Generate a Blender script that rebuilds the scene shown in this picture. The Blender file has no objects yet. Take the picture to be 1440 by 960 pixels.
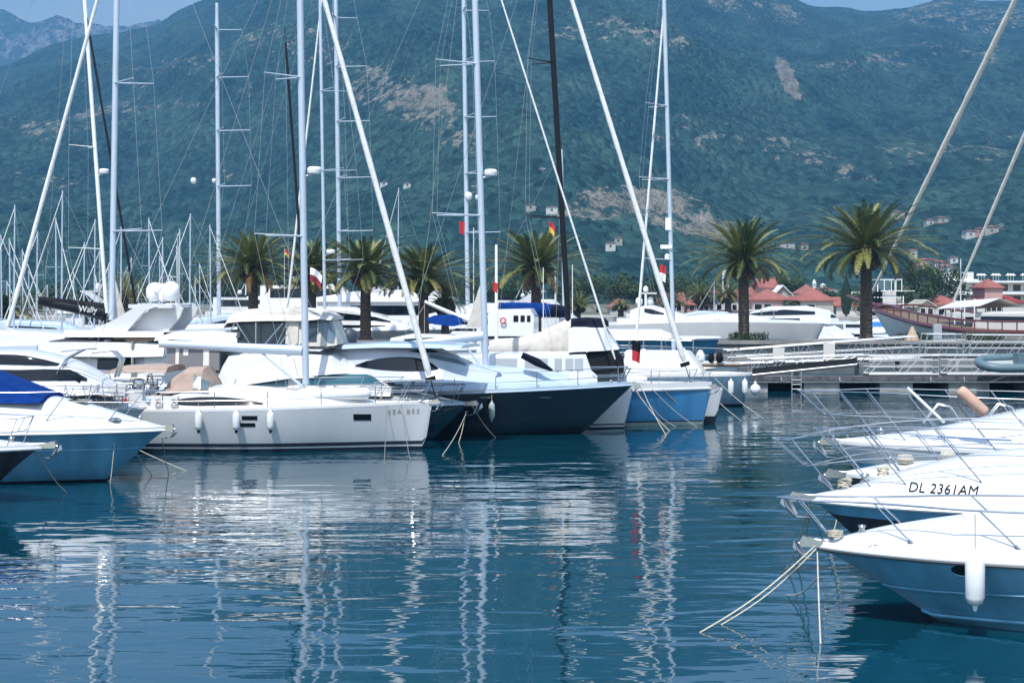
import bpy, math, random
from mathutils import Vector, noise, Matrix
random.seed(7)
SC = bpy.context.scene
COL = SC.collection
R = math.radians
# ---------------------------------------------------------------- camera, light, exposure
F = 2400.0; H = 5.5; HY = 410.0          # focal length in photo pixels, eye height, horizon row
cam = bpy.data.cameras.new('camera'); co = bpy.data.objects.new('camera', cam); COL.objects.link(co)
co.location = (0, 0, H); co.rotation_euler = (R(90), 0, 0)
cam.sensor_width = 36; cam.lens = 36 * F / 1440; cam.shift_y = -(480 - HY) / 1440
cam.clip_start = .5; cam.clip_end = 40000
SC.camera = co
TO_SUN = Vector((-.20, -.58, 1.08)).normalized()
EL = math.asin(TO_SUN.z); AZ = math.atan2(TO_SUN.x, TO_SUN.y)
w = bpy.data.worlds.new('World'); SC.world = w; w.use_nodes = True
nt = w.node_tree; bgn = nt.nodes['Background']
sky = nt.nodes.new('ShaderNodeTexSky'); sky.sky_type = 'NISHITA'; sky.sun_disc = False
sky.sun_elevation = EL; sky.sun_rotation = AZ; sky.air_density = 1.3; sky.dust_density = .6; sky.ozone_density = 2.5
tcw = nt.nodes.new('ShaderNodeTexCoord'); mpw = nt.nodes.new('ShaderNodeMapping'); mpw.inputs['Scale'].default_value = (1, 1, 5)
nw = nt.nodes.new('ShaderNodeTexNoise'); nw.inputs['Scale'].default_value = 3.5; nw.inputs['Detail'].default_value = 7
crw = nt.nodes.new('ShaderNodeValToRGB'); crw.color_ramp.elements[0].position = .42; crw.color_ramp.elements[1].position = .68; crw.color_ramp.elements[1].color = (.6, .6, .6, 1)
mxw = nt.nodes.new('ShaderNodeMixRGB'); mxw.inputs[2].default_value = (6.5, 6.8, 7.2, 1)
nt.links.new(tcw.outputs['Generated'], mpw.inputs[0]); nt.links.new(mpw.outputs[0], nw.inputs[0]); nt.links.new(nw.outputs[0], crw.inputs[0])
nt.links.new(crw.outputs[0], mxw.inputs[0]); nt.links.new(sky.outputs[0], mxw.inputs[1]); nt.links.new(mxw.outputs[0], bgn.inputs[0]); bgn.inputs[1].default_value = .14
sl = bpy.data.lights.new('sun', 'SUN'); sl.energy = 3.9; sl.angle = R(.5); sl.color = (1, .96, .9)
so = bpy.data.objects.new('sun', sl); COL.objects.link(so)
so.rotation_euler = (-TO_SUN).to_track_quat('-Z', 'Y').to_euler()
SC.view_settings.view_transform = 'Standard'; SC.view_settings.look = 'None'
SC.view_settings.exposure = 0.72; SC.view_settings.gamma = 1; SC.view_settings.use_curve_mapping = False
cy = SC.cycles; cy.use_denoising = True; cy.max_bounces = 6; cy.diffuse_bounces = 2; cy.glossy_bounces = 4
cy.transmission_bounces = 4; cy.transparent_max_bounces = 8; cy.caustics_reflective = False; cy.caustics_refractive = False
cy.volume_bounces = 0; cy.sample_clamp_indirect = 6
try: cy.denoiser = 'OPENIMAGEDENOISE'
except Exception: pass

# ---------------------------------------------------------------- helpers
def G(px, py, z=0.0):
    d = (H - z) * F / (py - HY)
    return Vector(((px - 720) / F * d, d, z))
def P(px, py, d):
    return Vector(((px - 720) / F * d, d, H - (py - HY) / F * d))
def lerp(a, b, t): return a + (b - a) * t
def interp(tab, x):
    if x <= tab[0][0]: return tab[0][1]
    for (a, b), (c, d) in zip(tab, tab[1:]):
        if x <= c: return b + (d - b) * (x - a) / (c - a) if c > a else d
    return tab[-1][1]
def smooth_tab(tab, x):
    if x <= tab[0][0]: return tab[0][1]
    if x >= tab[-1][0]: return tab[-1][1]
    n = len(tab)
    for i in range(n - 1):
        x0, y0 = tab[i]; x1, y1 = tab[i + 1]
        if x <= x1:
            def sl_(j):
                if j <= 0: return (tab[1][1] - tab[0][1]) / max(1e-6, tab[1][0] - tab[0][0])
                if j >= n - 1: return (tab[-1][1] - tab[-2][1]) / max(1e-6, tab[-1][0] - tab[-2][0])
                return (tab[j + 1][1] - tab[j - 1][1]) / max(1e-6, tab[j + 1][0] - tab[j - 1][0])
            h = x1 - x0; t = (x - x0) / h; m0 = sl_(i) * h; m1 = sl_(i + 1) * h
            return (2*t**3-3*t*t+1)*y0 + (t**3-2*t*t+t)*m0 + (-2*t**3+3*t*t)*y1 + (t**3-t*t)*m1

def tag(o, label=None, cat=None, group=None, kind=None):
    if label: o['label'] = label
    if cat: o['category'] = cat
    if group: o['group'] = group
    if kind: o['kind'] = kind
    return o
def empty(name, loc, rz=0.0, label=None, cat=None, group=None):
    o = bpy.data.objects.new(name, None); COL.objects.link(o)
    o.location = loc; o.rotation_euler = (0, 0, rz); o.empty_display_size = .3
    return tag(o, label, cat, group)
def copy_tree(o, parent=None):
    c = o.copy(); COL.objects.link(c)
    if parent: c.parent = parent
    for ch in list(o.children): copy_tree(ch, c)
    return c

class MB:
    def __init__(s): s.v = []; s.f = []; s.m = []
    def add(s, vs, fs, mi=0):
        n = len(s.v); s.v += [tuple(p) for p in vs]; s.f += [tuple(i + n for i in q) for q in fs]
        s.m += [mi] * len(fs)
    def tube(s, pts, r, n=6, mi=0, flat=1.0, caps=True):
        pts = [Vector(p) for p in pts]; rs = r if isinstance(r, (list, tuple)) else [r] * len(pts)
        vs = []; fs = []; up = None
        for i, p in enumerate(pts):
            d = (pts[min(i + 1, len(pts) - 1)] - pts[max(i - 1, 0)])
            d = d.normalized() if d.length > 1e-9 else Vector((0, 0, 1))
            if up is None:
                a = Vector((0, 0, 1)) if abs(d.z) < .9 else Vector((1, 0, 0))
                u = d.cross(a).normalized()
            else:
                u = (up - d * up.dot(d)); u = u.normalized() if u.length > 1e-6 else d.orthogonal().normalized()
            up = u; w_ = d.cross(u)
            for k in range(n):
                t = 2 * math.pi * k / n
                vs.append(p + (u * math.cos(t) + w_ * math.sin(t) * flat) * rs[i])
        for i in range(len(pts) - 1):
            for k in range(n):
                k2 = (k + 1) % n
                fs.append((i*n+k, i*n+k2, (i+1)*n+k2, (i+1)*n+k))
        if caps:
            fs.append(tuple(range(n))[::-1]); fs.append(tuple((len(pts)-1)*n+k for k in range(n)))
        s.add(vs, fs, mi); return s
    def box(s, c, size, rz=0.0, mi=0, taper=1.0, ry=0.0):
        x, y, z = [q / 2 for q in size]; M = Matrix.Rotation(rz, 3, 'Z') @ Matrix.Rotation(ry, 3, 'Y')
        vs = [Vector((sx*x*(taper if sz > 0 else 1), sy*y*(taper if sz > 0 else 1), sz*z)) for sz in (-1, 1) for sy in (-1, 1) for sx in (-1, 1)]
        vs = [M @ q + Vector(c) for q in vs]
        s.add(vs, [(0,2,3,1),(4,5,7,6),(0,1,5,4),(2,6,7,3),(0,4,6,2),(1,3,7,5)], mi); return s
    def loft(s, rings, mi=0, closed=False, caps=False, mfun=None):
        n = len(rings[0]); vs = [p for r_ in rings for p in r_]; fs = []; ms = []
        for i in range(len(rings) - 1):
            for k in range(n if closed else n - 1):
                k2 = (k + 1) % n
                fs.append((i*n+k, i*n+k2, (i+1)*n+k2, (i+1)*n+k)); ms.append(mfun(i, k) if mfun else mi)
        if caps:
            fs.append(tuple(range(n))[::-1]); fs.append(tuple((len(rings)-1)*n+k for k in range(n))); ms += [mi, mi]
        b = len(s.v); s.v += [tuple(p) for p in vs]; s.f += [tuple(j + b for j in q) for q in fs]; s.m += ms
        return s
    def lathe(s, prof, at=(0, 0, 0), n=14, mi=0, M=None):
        vs = []
        for (r, z) in prof:
            for k in range(n):
                t = 2 * math.pi * k / n; q = Vector((r * math.cos(t), r * math.sin(t), z))
                if M is not None: q = M @ q
                vs.append(q + Vector(at))
        fs = []
        for i in range(len(prof) - 1):
            for k in range(n):
                k2 = (k + 1) % n; fs.append((i*n+k, i*n+k2, (i+1)*n+k2, (i+1)*n+k))
        fs.append(tuple(range(n))[::-1]); fs.append(tuple((len(prof)-1)*n+k for k in range(n)))
        s.add(vs, fs, mi); return s
    def slab(s, poly, y0, y1, mi=0):          # polygon in x,z extruded across y
        n = len(poly); vs = [(x, y0, z) for x, z in poly] + [(x, y1, z) for x, z in poly]
        fs = [tuple(range(n)), tuple(range(n, 2*n))[::-1]] + [(i, i+n, (i+1) % n + n, (i+1) % n) for i in range(n)]
        s.add(vs, fs, mi); return s
    def build(s, name, mats, parent=None, smooth=35, loc=None):
        me = bpy.data.meshes.new(name); me.from_pydata(s.v, [], s.f)
        if not isinstance(mats, (list, tuple)): mats = [mats]
        for m_ in mats: me.materials.append(m_)
        me.polygons.foreach_set('material_index', s.m)
        me.validate(clean_customdata=False)
        if smooth:
            me.polygons.foreach_set('use_smooth', [True] * len(me.polygons)); me.update()
            me.set_sharp_from_angle(angle=R(smooth))
        me.update()
        o = bpy.data.objects.new(name, me); COL.objects.link(o)
        if parent: o.parent = parent
        if loc is not None: o.location = loc
        return o

# ---------------------------------------------------------------- materials
_M = {}
def mat(name, col, rough=.5, metal=0.0, spec=.5, coat=0.0, vary=0.0, vscale=3.0, bump=0.0, bscale=20.0, bdist=.01, col2=None, streak=False, emis=None):
    if name in _M: return _M[name]
    m = bpy.data.materials.new(name); m.use_nodes = True; t = m.node_tree; b = t.nodes['Principled BSDF']
    b.inputs['Base Color'].default_value = (*col, 1); b.inputs['Roughness'].default_value = rough
    b.inputs['Metallic'].default_value = metal; b.inputs['Specular IOR Level'].default_value = spec
    b.inputs['Coat Weight'].default_value = coat; b.inputs['Coat Roughness'].default_value = .06
    tc = t.nodes.new('ShaderNodeTexCoord')
    if vary > 0 or col2:
        n1 = t.nodes.new('ShaderNodeTexNoise'); n1.inputs['Scale'].default_value = vscale; n1.inputs['Detail'].default_value = 6
        mp = t.nodes.new('ShaderNodeMapping'); t.links.new(tc.outputs['Object'], mp.inputs[0]); t.links.new(mp.outputs[0], n1.inputs['Vector'])
        if streak: mp.inputs['Scale'].default_value = (1, 1, .12)
        cr = t.nodes.new('ShaderNodeValToRGB'); c2 = col2 or tuple(c * (1 - vary) for c in col)
        cr.color_ramp.elements[0].position = .36; cr.color_ramp.elements[0].color = (*c2, 1)
        cr.color_ramp.elements[1].position = .62; cr.color_ramp.elements[1].color = (*col, 1)
        t.links.new(n1.outputs[0], cr.inputs[0]); t.links.new(cr.outputs[0], b.inputs['Base Color'])
        rr = t.nodes.new('ShaderNodeMapRange'); rr.inputs[3].default_value = min(1, rough * 1.35); rr.inputs[4].default_value = rough * .8
        t.links.new(n1.outputs[0], rr.inputs[0]); t.links.new(rr.outputs[0], b.inputs['Roughness'])
    if bump > 0:
        n2 = t.nodes.new('ShaderNodeTexNoise'); n2.inputs['Scale'].default_value = bscale; n2.inputs['Detail'].default_value = 4
        t.links.new(tc.outputs['Object'], n2.inputs['Vector'])
        bp = t.nodes.new('ShaderNodeBump'); bp.inputs['Strength'].default_value = bump; bp.inputs['Distance'].default_value = bdist
        t.links.new(n2.outputs[0], bp.inputs['Height']); t.links.new(bp.outputs[0], b.inputs['Normal'])
    _M[name] = m; return m
gel = mat('gelcoat_white', (.62, .63, .64), .28, coat=.4, vary=.06, vscale=.8, streak=True)
gelw = mat('gelcoat_warm', (.66, .64, .61), .35, vary=.08, vscale=.8, streak=True)
deckm = mat('deck_white', (.68, .68, .67), .6, vary=.08, vscale=2.5, bump=.1, bscale=300, bdist=.002)
silver = mat('silver_blue_paint', (.42, .52, .62), .3, coat=.5, vary=.08, vscale=1)
greysil = mat('silver_grey_paint', (.42, .47, .55), .3, coat=.4, vary=.06, vscale=1)
navy = mat('navy_gloss', (.007, .015, .024), .06, spec=.6, coat=.7, bump=.7, bscale=5, bdist=.035)
darkteal = mat('dark_teal_gloss', (.008, .03, .045), .12, coat=1.0, vary=.3, vscale=2)
maroon = mat('maroon_gloss', (.018, .006, .01), .15, coat=.8)
bluehull = mat('royal_blue_hull', (.05, .22, .44), .2, coat=.7, vary=.2, vscale=1.5, streak=True)
steelhull = mat('medium_blue_hull', (.12, .36, .54), .22, coat=.6, vary=.3, vscale=1.3, streak=True)  # medium blue gelcoat with random streaks
antif = mat('antifouling_navy', (.01, .02, .045), .5, vary=.4, vscale=3)
antig = mat('antifouling_pale', (.32, .40, .38), .6, vary=.3, vscale=3)
blackm = mat('black_trim', (.006, .006, .008), .6, spec=.15)
glass = mat('dark_tinted_glass', (.003, .005, .008), .04, spec=.45)
tealglass = mat('teal_glass', (.02, .10, .13), .05, spec=.8, coat=.6)
paleglass = mat('clear_vinyl', (.12, .17, .20), .15, spec=.7)
steel = mat('stainless_tube', (.50, .50, .50), .22, metal=1.0)
alu = mat('anodised_aluminium', (.50, .57, .65), .4, metal=.3, vary=.06, vscale=1)
whitem = mat('white_paint', (.78, .78, .77), .35, vary=.05, vscale=1)
carbon = mat('black_carbon', (.006, .006, .009), .35, spec=.25)
rope = mat('rope_cream', (.52, .48, .38), .9, vary=.3, vscale=30, bump=.6, bscale=90)
ropedark = mat('rope_weathered', (.14, .14, .13), .9)
furl = mat('furled_sail_cloth', (.72, .72, .70), .8, vary=.12, vscale=6, bump=.5, bscale=14, bdist=.03)
furlb = mat('furled_tan_edge_cloth', (.74, .70, .62), .8, vary=.2, vscale=5, bump=.5, bscale=10, bdist=.04)
beige = mat('beige_canvas', (.36, .27, .22), .85, vary=.12, vscale=4, bump=.4, bscale=8, bdist=.03)
cream = mat('cream_canvas', (.54, .51, .46), .85, spec=.15, vary=.12, vscale=3, bump=.7, bscale=4, bdist=.05)
bluecan = mat('blue_canvas', (.002, .03, .17), .9, spec=.1, vary=.2, vscale=3, bump=.5, bscale=6, bdist=.03)
navycan = mat('navy_canvas', (.007, .010, .022), .9, spec=.1, vary=.3, vscale=3, bump=.5, bscale=6, bdist=.03)
dgrey = mat('dark_grey_dome', (.035, .05, .065), .5)
teak = mat('teak', (.19, .12, .07), .5, vary=.3, vscale=6)
tanpan = mat('tan_panel', (.42, .28, .18), .5, vary=.15, vscale=2)
redbrown = mat('red_brown_varnish', (.14, .028, .02), .35, coat=.5, vary=.3, vscale=4)
concrete = mat('concrete', (.34, .34, .32), .85, vary=.35, vscale=1.2, bump=.4, bscale=8, bdist=.02)
stone = mat('quay_stone', (.26, .25, .23), .9, vary=.3, vscale=.7, bump=.5, bscale=3, bdist=.04)
pave = mat('pale_paving', (.40, .38, .34), .85, vary=.2, vscale=.3)
red = mat('red_cloth', (.45, .02, .03), .8); yellow = mat('yellow_cloth', (.6, .4, .04), .8)
flagblue = mat('blue_cloth', (.02, .06, .35), .8)
rubber = mat('rib_rubber', (.10, .16, .19), .45, vary=.12, vscale=3)
fendw = mat('fender_white', (.72, .73, .74), .4, vary=.1, vscale=6)
fends = mat('fender_grey_green', (.30, .38, .36), .45)
galv = mat('galvanised', (.5, .52, .54), .4, metal=.7, vary=.2, vscale=20)
gold = mat('gold_lettering', (.30, .26, .19), .4)
plaster = mat('white_plaster', (.62, .60, .56), .85, vary=.12, vscale=.4)
plasterp = mat('pink_plaster', (.50, .30, .28), .85, vary=.15, vscale=.4)
plastery = mat('stone_plaster', (.42, .39, .33), .9, vary=.2, vscale=.5)
def roof_mat(name, c):
    m = mat(name, c, .8, vary=.25, vscale=.6)
    t = m.node_tree; b = t.nodes['Principled BSDF']; tc = t.nodes.new('ShaderNodeTexCoord')
    wv = t.nodes.new('ShaderNodeTexWave'); wv.inputs['Scale'].default_value = 1.6; wv.inputs['Distortion'].default_value = 1
    t.links.new(tc.outputs['Object'], wv.inputs[0]); bp = t.nodes.new('ShaderNodeBump'); bp.inputs['Distance'].default_value = .08
    bp.inputs['Strength'].default_value = .7
    t.links.new(wv.outputs[1], bp.inputs['Height']); t.links.new(bp.outputs[0], b.inputs['Normal']); return m
tile = roof_mat('terracotta_tiles', (.36, .12, .09)); tile2 = roof_mat('weathered_tiles', (.36, .13, .10))
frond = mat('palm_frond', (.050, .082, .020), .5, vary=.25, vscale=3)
frondl = mat('palm_frond_olive', (.22, .22, .055), .45, vary=.2, vscale=3)  # olive-yellow older fronds, drawn at random, likelier lower in the crown
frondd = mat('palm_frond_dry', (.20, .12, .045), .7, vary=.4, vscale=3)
trunkm = mat('palm_bark', (.10, .075, .055), .95, vary=.55, vscale=7, bump=1, bscale=9, bdist=.06)
hedge = mat('hedge_leaves', (.035, .07, .02), .8, vary=.5, vscale=5)

# ---------------------------------------------------------------- sea
def sea():
    m = bpy.data.materials.new('sea_water'); m.use_nodes = True; t = m.node_tree; b = t.nodes['Principled BSDF']
    b.inputs['Base Color'].default_value = (.0003, .034, .055, 1); b.inputs['Roughness'].default_value = .015
    b.inputs['IOR'].default_value = 1.8
    tc = t.nodes.new('ShaderNodeTexCoord')
    def nz(scale, det, rough, sx=1, sy=1, rot=0, dist=0):
        mp = t.nodes.new('ShaderNodeMapping'); mp.inputs['Scale'].default_value = (sx, sy, 1); mp.inputs['Rotation'].default_value = (0, 0, rot)
        n = t.nodes.new('ShaderNodeTexNoise'); n.inputs['Scale'].default_value = scale; n.inputs['Detail'].default_value = det
        n.inputs['Roughness'].default_value = rough; n.inputs['Distortion'].default_value = dist
        t.links.new(tc.outputs['Object'], mp.inputs[0]); t.links.new(mp.outputs[0], n.inputs['Vector']); return n.outputs[0]
    def mul(a, k):
        q = t.nodes.new('ShaderNodeMath'); q.operation = 'MULTIPLY'; t.links.new(a, q.inputs[0])
        if isinstance(k, float): q.inputs[1].default_value = k
        else: t.links.new(k, q.inputs[1])
        return q.outputs[0]
    def add(a, c):
        q = t.nodes.new('ShaderNodeMath'); q.operation = 'ADD'; t.links.new(a, q.inputs[0]); t.links.new(c, q.inputs[1]); return q.outputs[0]
    small = mul(nz(1.15, 1.5, .45, .36, 1.0, .06, .4), .036)      # wind ripples, about 0.9 m
    tiny = mul(nz(3.6, 1.5, .5, .45, 1, -.1), .0068)
    big = mul(nz(.28, 1, .4, .5, 1, .15), .06)
    patch = t.nodes.new('ShaderNodeMapRange'); patch.inputs[1].default_value = .38; patch.inputs[2].default_value = .62
    patch.inputs[3].default_value = .45; patch.inputs[4].default_value = 1.25
    t.links.new(nz(.06, 2, .5, .5, 1.4, 0), patch.inputs[0])
    hgt = add(mul(add(small, tiny), patch.outputs[0]), big)
    bp = t.nodes.new('ShaderNodeBump'); bp.inputs['Strength'].default_value = 1; bp.inputs['Distance'].default_value = 1
    t.links.new(hgt, bp.inputs['Height']); t.links.new(bp.outputs[0], b.inputs['Normal'])
    q = MB(); xs = [-1500 + 150 * i for i in range(21)]; ys = [-100 + 65 * i for i in range(21)]
    q.loft([[(x, y, 0) for y in ys] for x in xs][::-1])
    tag(q.build('sea', m, smooth=0), kind='structure')
sea()

# ---------------------------------------------------------------- mountains
def terrain_mat(name, green1, green2, rockc, rockc2, cell):
    m = bpy.data.materials.new(name); m.use_nodes = True; t = m.node_tree; b = t.nodes['Principled BSDF']
    b.inputs['Roughness'].default_value = 1; b.inputs['Specular IOR Level'].default_value = 0
    tc = t.nodes.new('ShaderNodeTexCoord'); at = t.nodes.new('ShaderNodeAttribute'); at.attribute_name = 'rock'
    def N(kind, **kw):
        n = t.nodes.new(kind)
        for k, v in kw.items(): n.inputs[k].default_value = v
        return n
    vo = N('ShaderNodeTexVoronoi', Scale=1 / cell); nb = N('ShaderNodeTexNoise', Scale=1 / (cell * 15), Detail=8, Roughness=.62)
    nf = N('ShaderNodeTexNoise', Scale=1 / (cell * 2.2), Detail=6, Roughness=.78); dn = N('ShaderNodeTexNoise', Scale=1 / (cell*.8), Detail=2)
    mpx = t.nodes.new('ShaderNodeMapping'); mpx.inputs['Scale'].default_value = (1, .30, 1); t.links.new(tc.outputs['Object'], mpx.inputs[0])
    for n in (nb, nf, dn): t.links.new(mpx.outputs[0], n.inputs['Vector'])
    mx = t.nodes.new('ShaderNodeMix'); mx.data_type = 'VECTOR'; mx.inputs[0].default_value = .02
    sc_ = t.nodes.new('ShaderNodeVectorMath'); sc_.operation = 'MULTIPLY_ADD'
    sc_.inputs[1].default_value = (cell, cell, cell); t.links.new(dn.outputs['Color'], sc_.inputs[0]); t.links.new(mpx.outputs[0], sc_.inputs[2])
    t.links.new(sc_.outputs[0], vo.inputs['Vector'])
    cr = t.nodes.new('ShaderNodeValToRGB'); e = cr.color_ramp.elements
    e[0].position = .3; e[0].color = (*green1, 1); e[1].position = .72; e[1].color = (*green2, 1)
    t.links.new(nb.outputs[0], cr.inputs[0])
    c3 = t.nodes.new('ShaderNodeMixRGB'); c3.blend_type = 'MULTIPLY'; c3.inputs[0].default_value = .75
    vr = t.nodes.new('ShaderNodeValToRGB'); e = vr.color_ramp.elements; e[0].color = (.20, .27, .34, 1); e[1].color = (2.1, 2.0, 1.7, 1)  # crown-to-crown colour contrast stands in for shadows in the forest
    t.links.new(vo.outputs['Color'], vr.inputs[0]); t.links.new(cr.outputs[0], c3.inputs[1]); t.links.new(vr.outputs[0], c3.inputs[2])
    rk = t.nodes.new('ShaderNodeValToRGB'); e = rk.color_ramp.elements; e[0].position = .35; e[0].color = (*rockc2, 1); e[1].position = .65; e[1].color = (*rockc, 1)
    t.links.new(nf.outputs[0], rk.inputs[0])
    # rock shows where the rock attribute beats fine noise
    s1 = t.nodes.new('ShaderNodeMath'); s1.operation = 'ADD'; t.links.new(at.outputs['Fac'], s1.inputs[0])
    s0 = t.nodes.new('ShaderNodeMath'); s0.operation = 'MULTIPLY_ADD'; s0.inputs[1].default_value = 1.7; s0.inputs[2].default_value = -.85
    t.links.new(nf.outputs[0], s0.inputs[0])
    s3 = t.nodes.new('ShaderNodeMath'); s3.operation = 'MULTIPLY_ADD'; s3.inputs[1].default_value = .9; s3.inputs[2].default_value = -.45
    t.links.new(nb.outputs[0], s3.inputs[0]); s4 = t.nodes.new('ShaderNodeMath'); s4.operation = 'ADD'
    t.links.new(s0.outputs[0], s4.inputs[0]); t.links.new(s3.outputs[0], s4.inputs[1]); t.links.new(s4.outputs[0], s1.inputs[1])
    mr = t.nodes.new('ShaderNodeMapRange'); mr.inputs[1].default_value = .40; mr.inputs[2].default_value = .52
    t.links.new(s1.outputs[0], mr.inputs[0])
    fm = t.nodes.new('ShaderNodeMixRGB'); t.links.new(mr.outputs[0], fm.inputs[0]); t.links.new(c3.outputs[0], fm.inputs[1]); t.links.new(rk.outputs[0], fm.inputs[2])
    t.links.new(fm.outputs[0], b.inputs['Base Color'])
    hb = t.nodes.new('ShaderNodeMath'); hb.operation = 'MULTIPLY_ADD'; hb.inputs[1].default_value = -.8; t.links.new(vo.outputs['Distance'], hb.inputs[0]); t.links.new(nf.outputs[0], hb.inputs[2])
    bp = t.nodes.new('ShaderNodeBump'); bp.inputs['Strength'].default_value = 1; bp.inputs['Distance'].default_value = cell * 1.9
    t.links.new(hb.outputs[0], bp.inputs['Height']); t.links.new(bp.outputs[0], b.inputs['Normal'])
    return m
def mountain(name, ridge, d0, d1, m, cols, rows, px0, px1, amp, blobs, seed, power=1.3, base_rock=.06, rugged=8, z0=1.2):
    vs = []; rock = []; fs = []; off = Vector((seed * 91.7, seed * 13.1, 0))
    back = 12
    for j in range(rows + back):
        t_ = j / (rows - 1)
        for i in range(cols):
            px = px0 + (px1 - px0) * i / (cols - 1); ry = smooth_tab(ridge, px)
            D = d0 + (d1 - d0) * t_; zr = H + (HY - ry) / F * d1
            X = (px - 720) / F * D
            if t_ <= 1:
                z = z0 + (zr - z0) * (t_ ** power) * (1 + .08 * math.sin(math.pi * t_))
                a = math.sin(math.pi * min(1, t_ * 1.02)) ** .7 if t_ < .98 else .12
                a = max(a, .1) * min(1, t_ * 6)
            else:
                z = zr - (t_ - 1) * 2.5 * (d1 - d0); a = .03
            q = Vector((X, D, 0)) + off
            n1 = 1 - abs(noise.noise(Vector((q.x / 300, q.y / 900, 0)))) * 2.6; n2 = 1 - abs(noise.noise(Vector((q.x / 120, q.y / 330, 4)))) * 2.2; n3 = noise.fractal(q / 110, .9, 2.1, 5)
            z += amp * a * (.9 * n1 + .42 * n2 + .22 * n3) - amp * a * .6 + rugged * noise.fractal(q / 60, 1, 2, 4) * (1 if t_ > .05 else 0) * .6
            z = max(z, .4)
            vs.append((X, D, z))
            py = HY - F * (z - H) / D; r_ = base_rock
            for (bx, by, rx, ry2, ang, s_) in blobs:
                dx, dy = px - bx, py - by; ca, sa = math.cos(ang), math.sin(ang)
                u, v = (dx * ca + dy * sa) / rx, (-dx * sa + dy * ca) / ry2; d2 = u * u + v * v
                if d2 < 5: r_ = max(r_, s_ * .84 * math.exp(-d2 * d2 * .6))
            rock.append(r_)
    n = cols
    for j in range(rows + back - 1):
        for i in range(cols - 1): fs.append((j*n+i, j*n+i+1, (j+1)*n+i+1, (j+1)*n+i))
    me = bpy.data.meshes.new(name); me.from_pydata(vs, [], fs); me.materials.append(m)
    a = me.attributes.new('rock', 'FLOAT', 'POINT'); a.data.foreach_set('value', rock)
    me.polygons.foreach_set('use_smooth', [True] * len(me.polygons)); me.update()
    o = bpy.data.objects.new(name, me); COL.objects.link(o); tag(o, kind='structure')
    gx = {}
    def zat(px, D):
        i = (px - px0) / (px1 - px0) * (cols - 1); j = (D - d0) / (d1 - d0) * (rows - 1)
        i0 = max(0, min(cols - 2, int(i))); j0 = max(0, min(rows - 2, int(j))); a, b_ = i - i0, j - j0
        q = lambda I, J: vs[J * cols + I][2]
        return lerp(lerp(q(i0, j0), q(i0 + 1, j0), a), lerp(q(i0, j0 + 1), q(i0 + 1, j0 + 1), a), b_)
    return zat
ridge = [(-900,170),(-400,140),(-200,120),(0,96),(60,70),(120,54),(190,44),(218,38),(260,14),(310,-10),(450,-110),(700,-190),(900,-150),  # unseen middle of the crest raised so the water mirrors less sky
         (1040,-60),(1125,0),(1180,12),(1240,16),(1290,9),(1320,1),(1380,2),(1420,1),(1500,-15),(1800,-60),(2500,20)]
blobs = [(893,284,92,22,.08,.74),(975,318,70,16,.1,.62),(830,300,60,12,0,.6),(570,130,110,26,.42,.55),(560,150,80,22,.3,.5),(640,190,70,22,.5,.42),
         (300,130,80,26,0,.42),(130,165,100,20,-.25,.42),(250,95,90,18,-.3,.40),(1108,110,9,32,-.45,1.3),(900,45,120,18,.25,.46),(790,45,80,14,.1,.42),
         (1240,85,140,14,-.1,.42),(1350,70,90,18,.1,.42),(1130,220,160,26,.3,.42),(950,180,110,34,.2,.36),(1350,215,130,24,-.1,.36),(1050,10,110,20,.2,.44),
         (1370,25,130,26,.1,.46),(420,60,110,26,.1,.38),(60,250,60,14,.2,.42),(300,245,40,10,0,.4),(690,270,60,14,.3,.36),(780,240,70,18,.4,.3),
         (1300,15,60,16,0,.46),(480,100,70,20,.3,.42),(25,175,60,14,.3,.4),(1385,320,50,8,0,.5),(1290,392,60,8,.2,.5),(850,352,40,6,0,.4)]
tm = terrain_mat('mountain_forest', (.008, .038, .048), (.058, .115, .098), (.36, .32, .26), (.13, .13, .10), 4.4)  # forest greens shifted to blue, so the colour carries part of the haze
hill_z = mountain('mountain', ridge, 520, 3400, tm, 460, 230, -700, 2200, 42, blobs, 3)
tf = terrain_mat('pale_far_mountain', (.05, .08, .05), (.09, .11, .08), (.50, .48, .45), (.2, .2, .18), 16)
mountain('far_mountain', [(-600,-20),(-150,5),(-40,12),(20,22),(40,34),(60,30),(90,30),(120,34),(160,36),(200,28),(222,26),(300,60),(500,80)],
         4300, 5600, tf, 120, 60, -500, 500, 160, [], 9, base_rock=.42, rugged=26, z0=100)

# ---------------------------------------------------------------- haze
def haze():
    q = MB(); q.box((0, 3000, 400), (8000, 6600, 803))
    q.v = [(x, y, -2 if z < 100 else 1400) for x, y, z in q.v]
    m = bpy.data.materials.new('haze'); m.use_nodes = True; t = m.node_tree; t.nodes.remove(t.nodes['Principled BSDF'])
    v = t.nodes.new('ShaderNodeVolumePrincipled'); v.inputs['Density'].default_value = 2.7e-4; v.inputs['Color'].default_value = (.19, .50, .90, 1)
    v.inputs['Anisotropy'].default_value = .25
    t.links.new(v.outputs[0], t.nodes['Material Output'].inputs['Volume'])
    tag(q.build('haze', m, smooth=0), 'thin blue summer haze over the bay', 'haze', kind='stuff')
haze()

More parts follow.
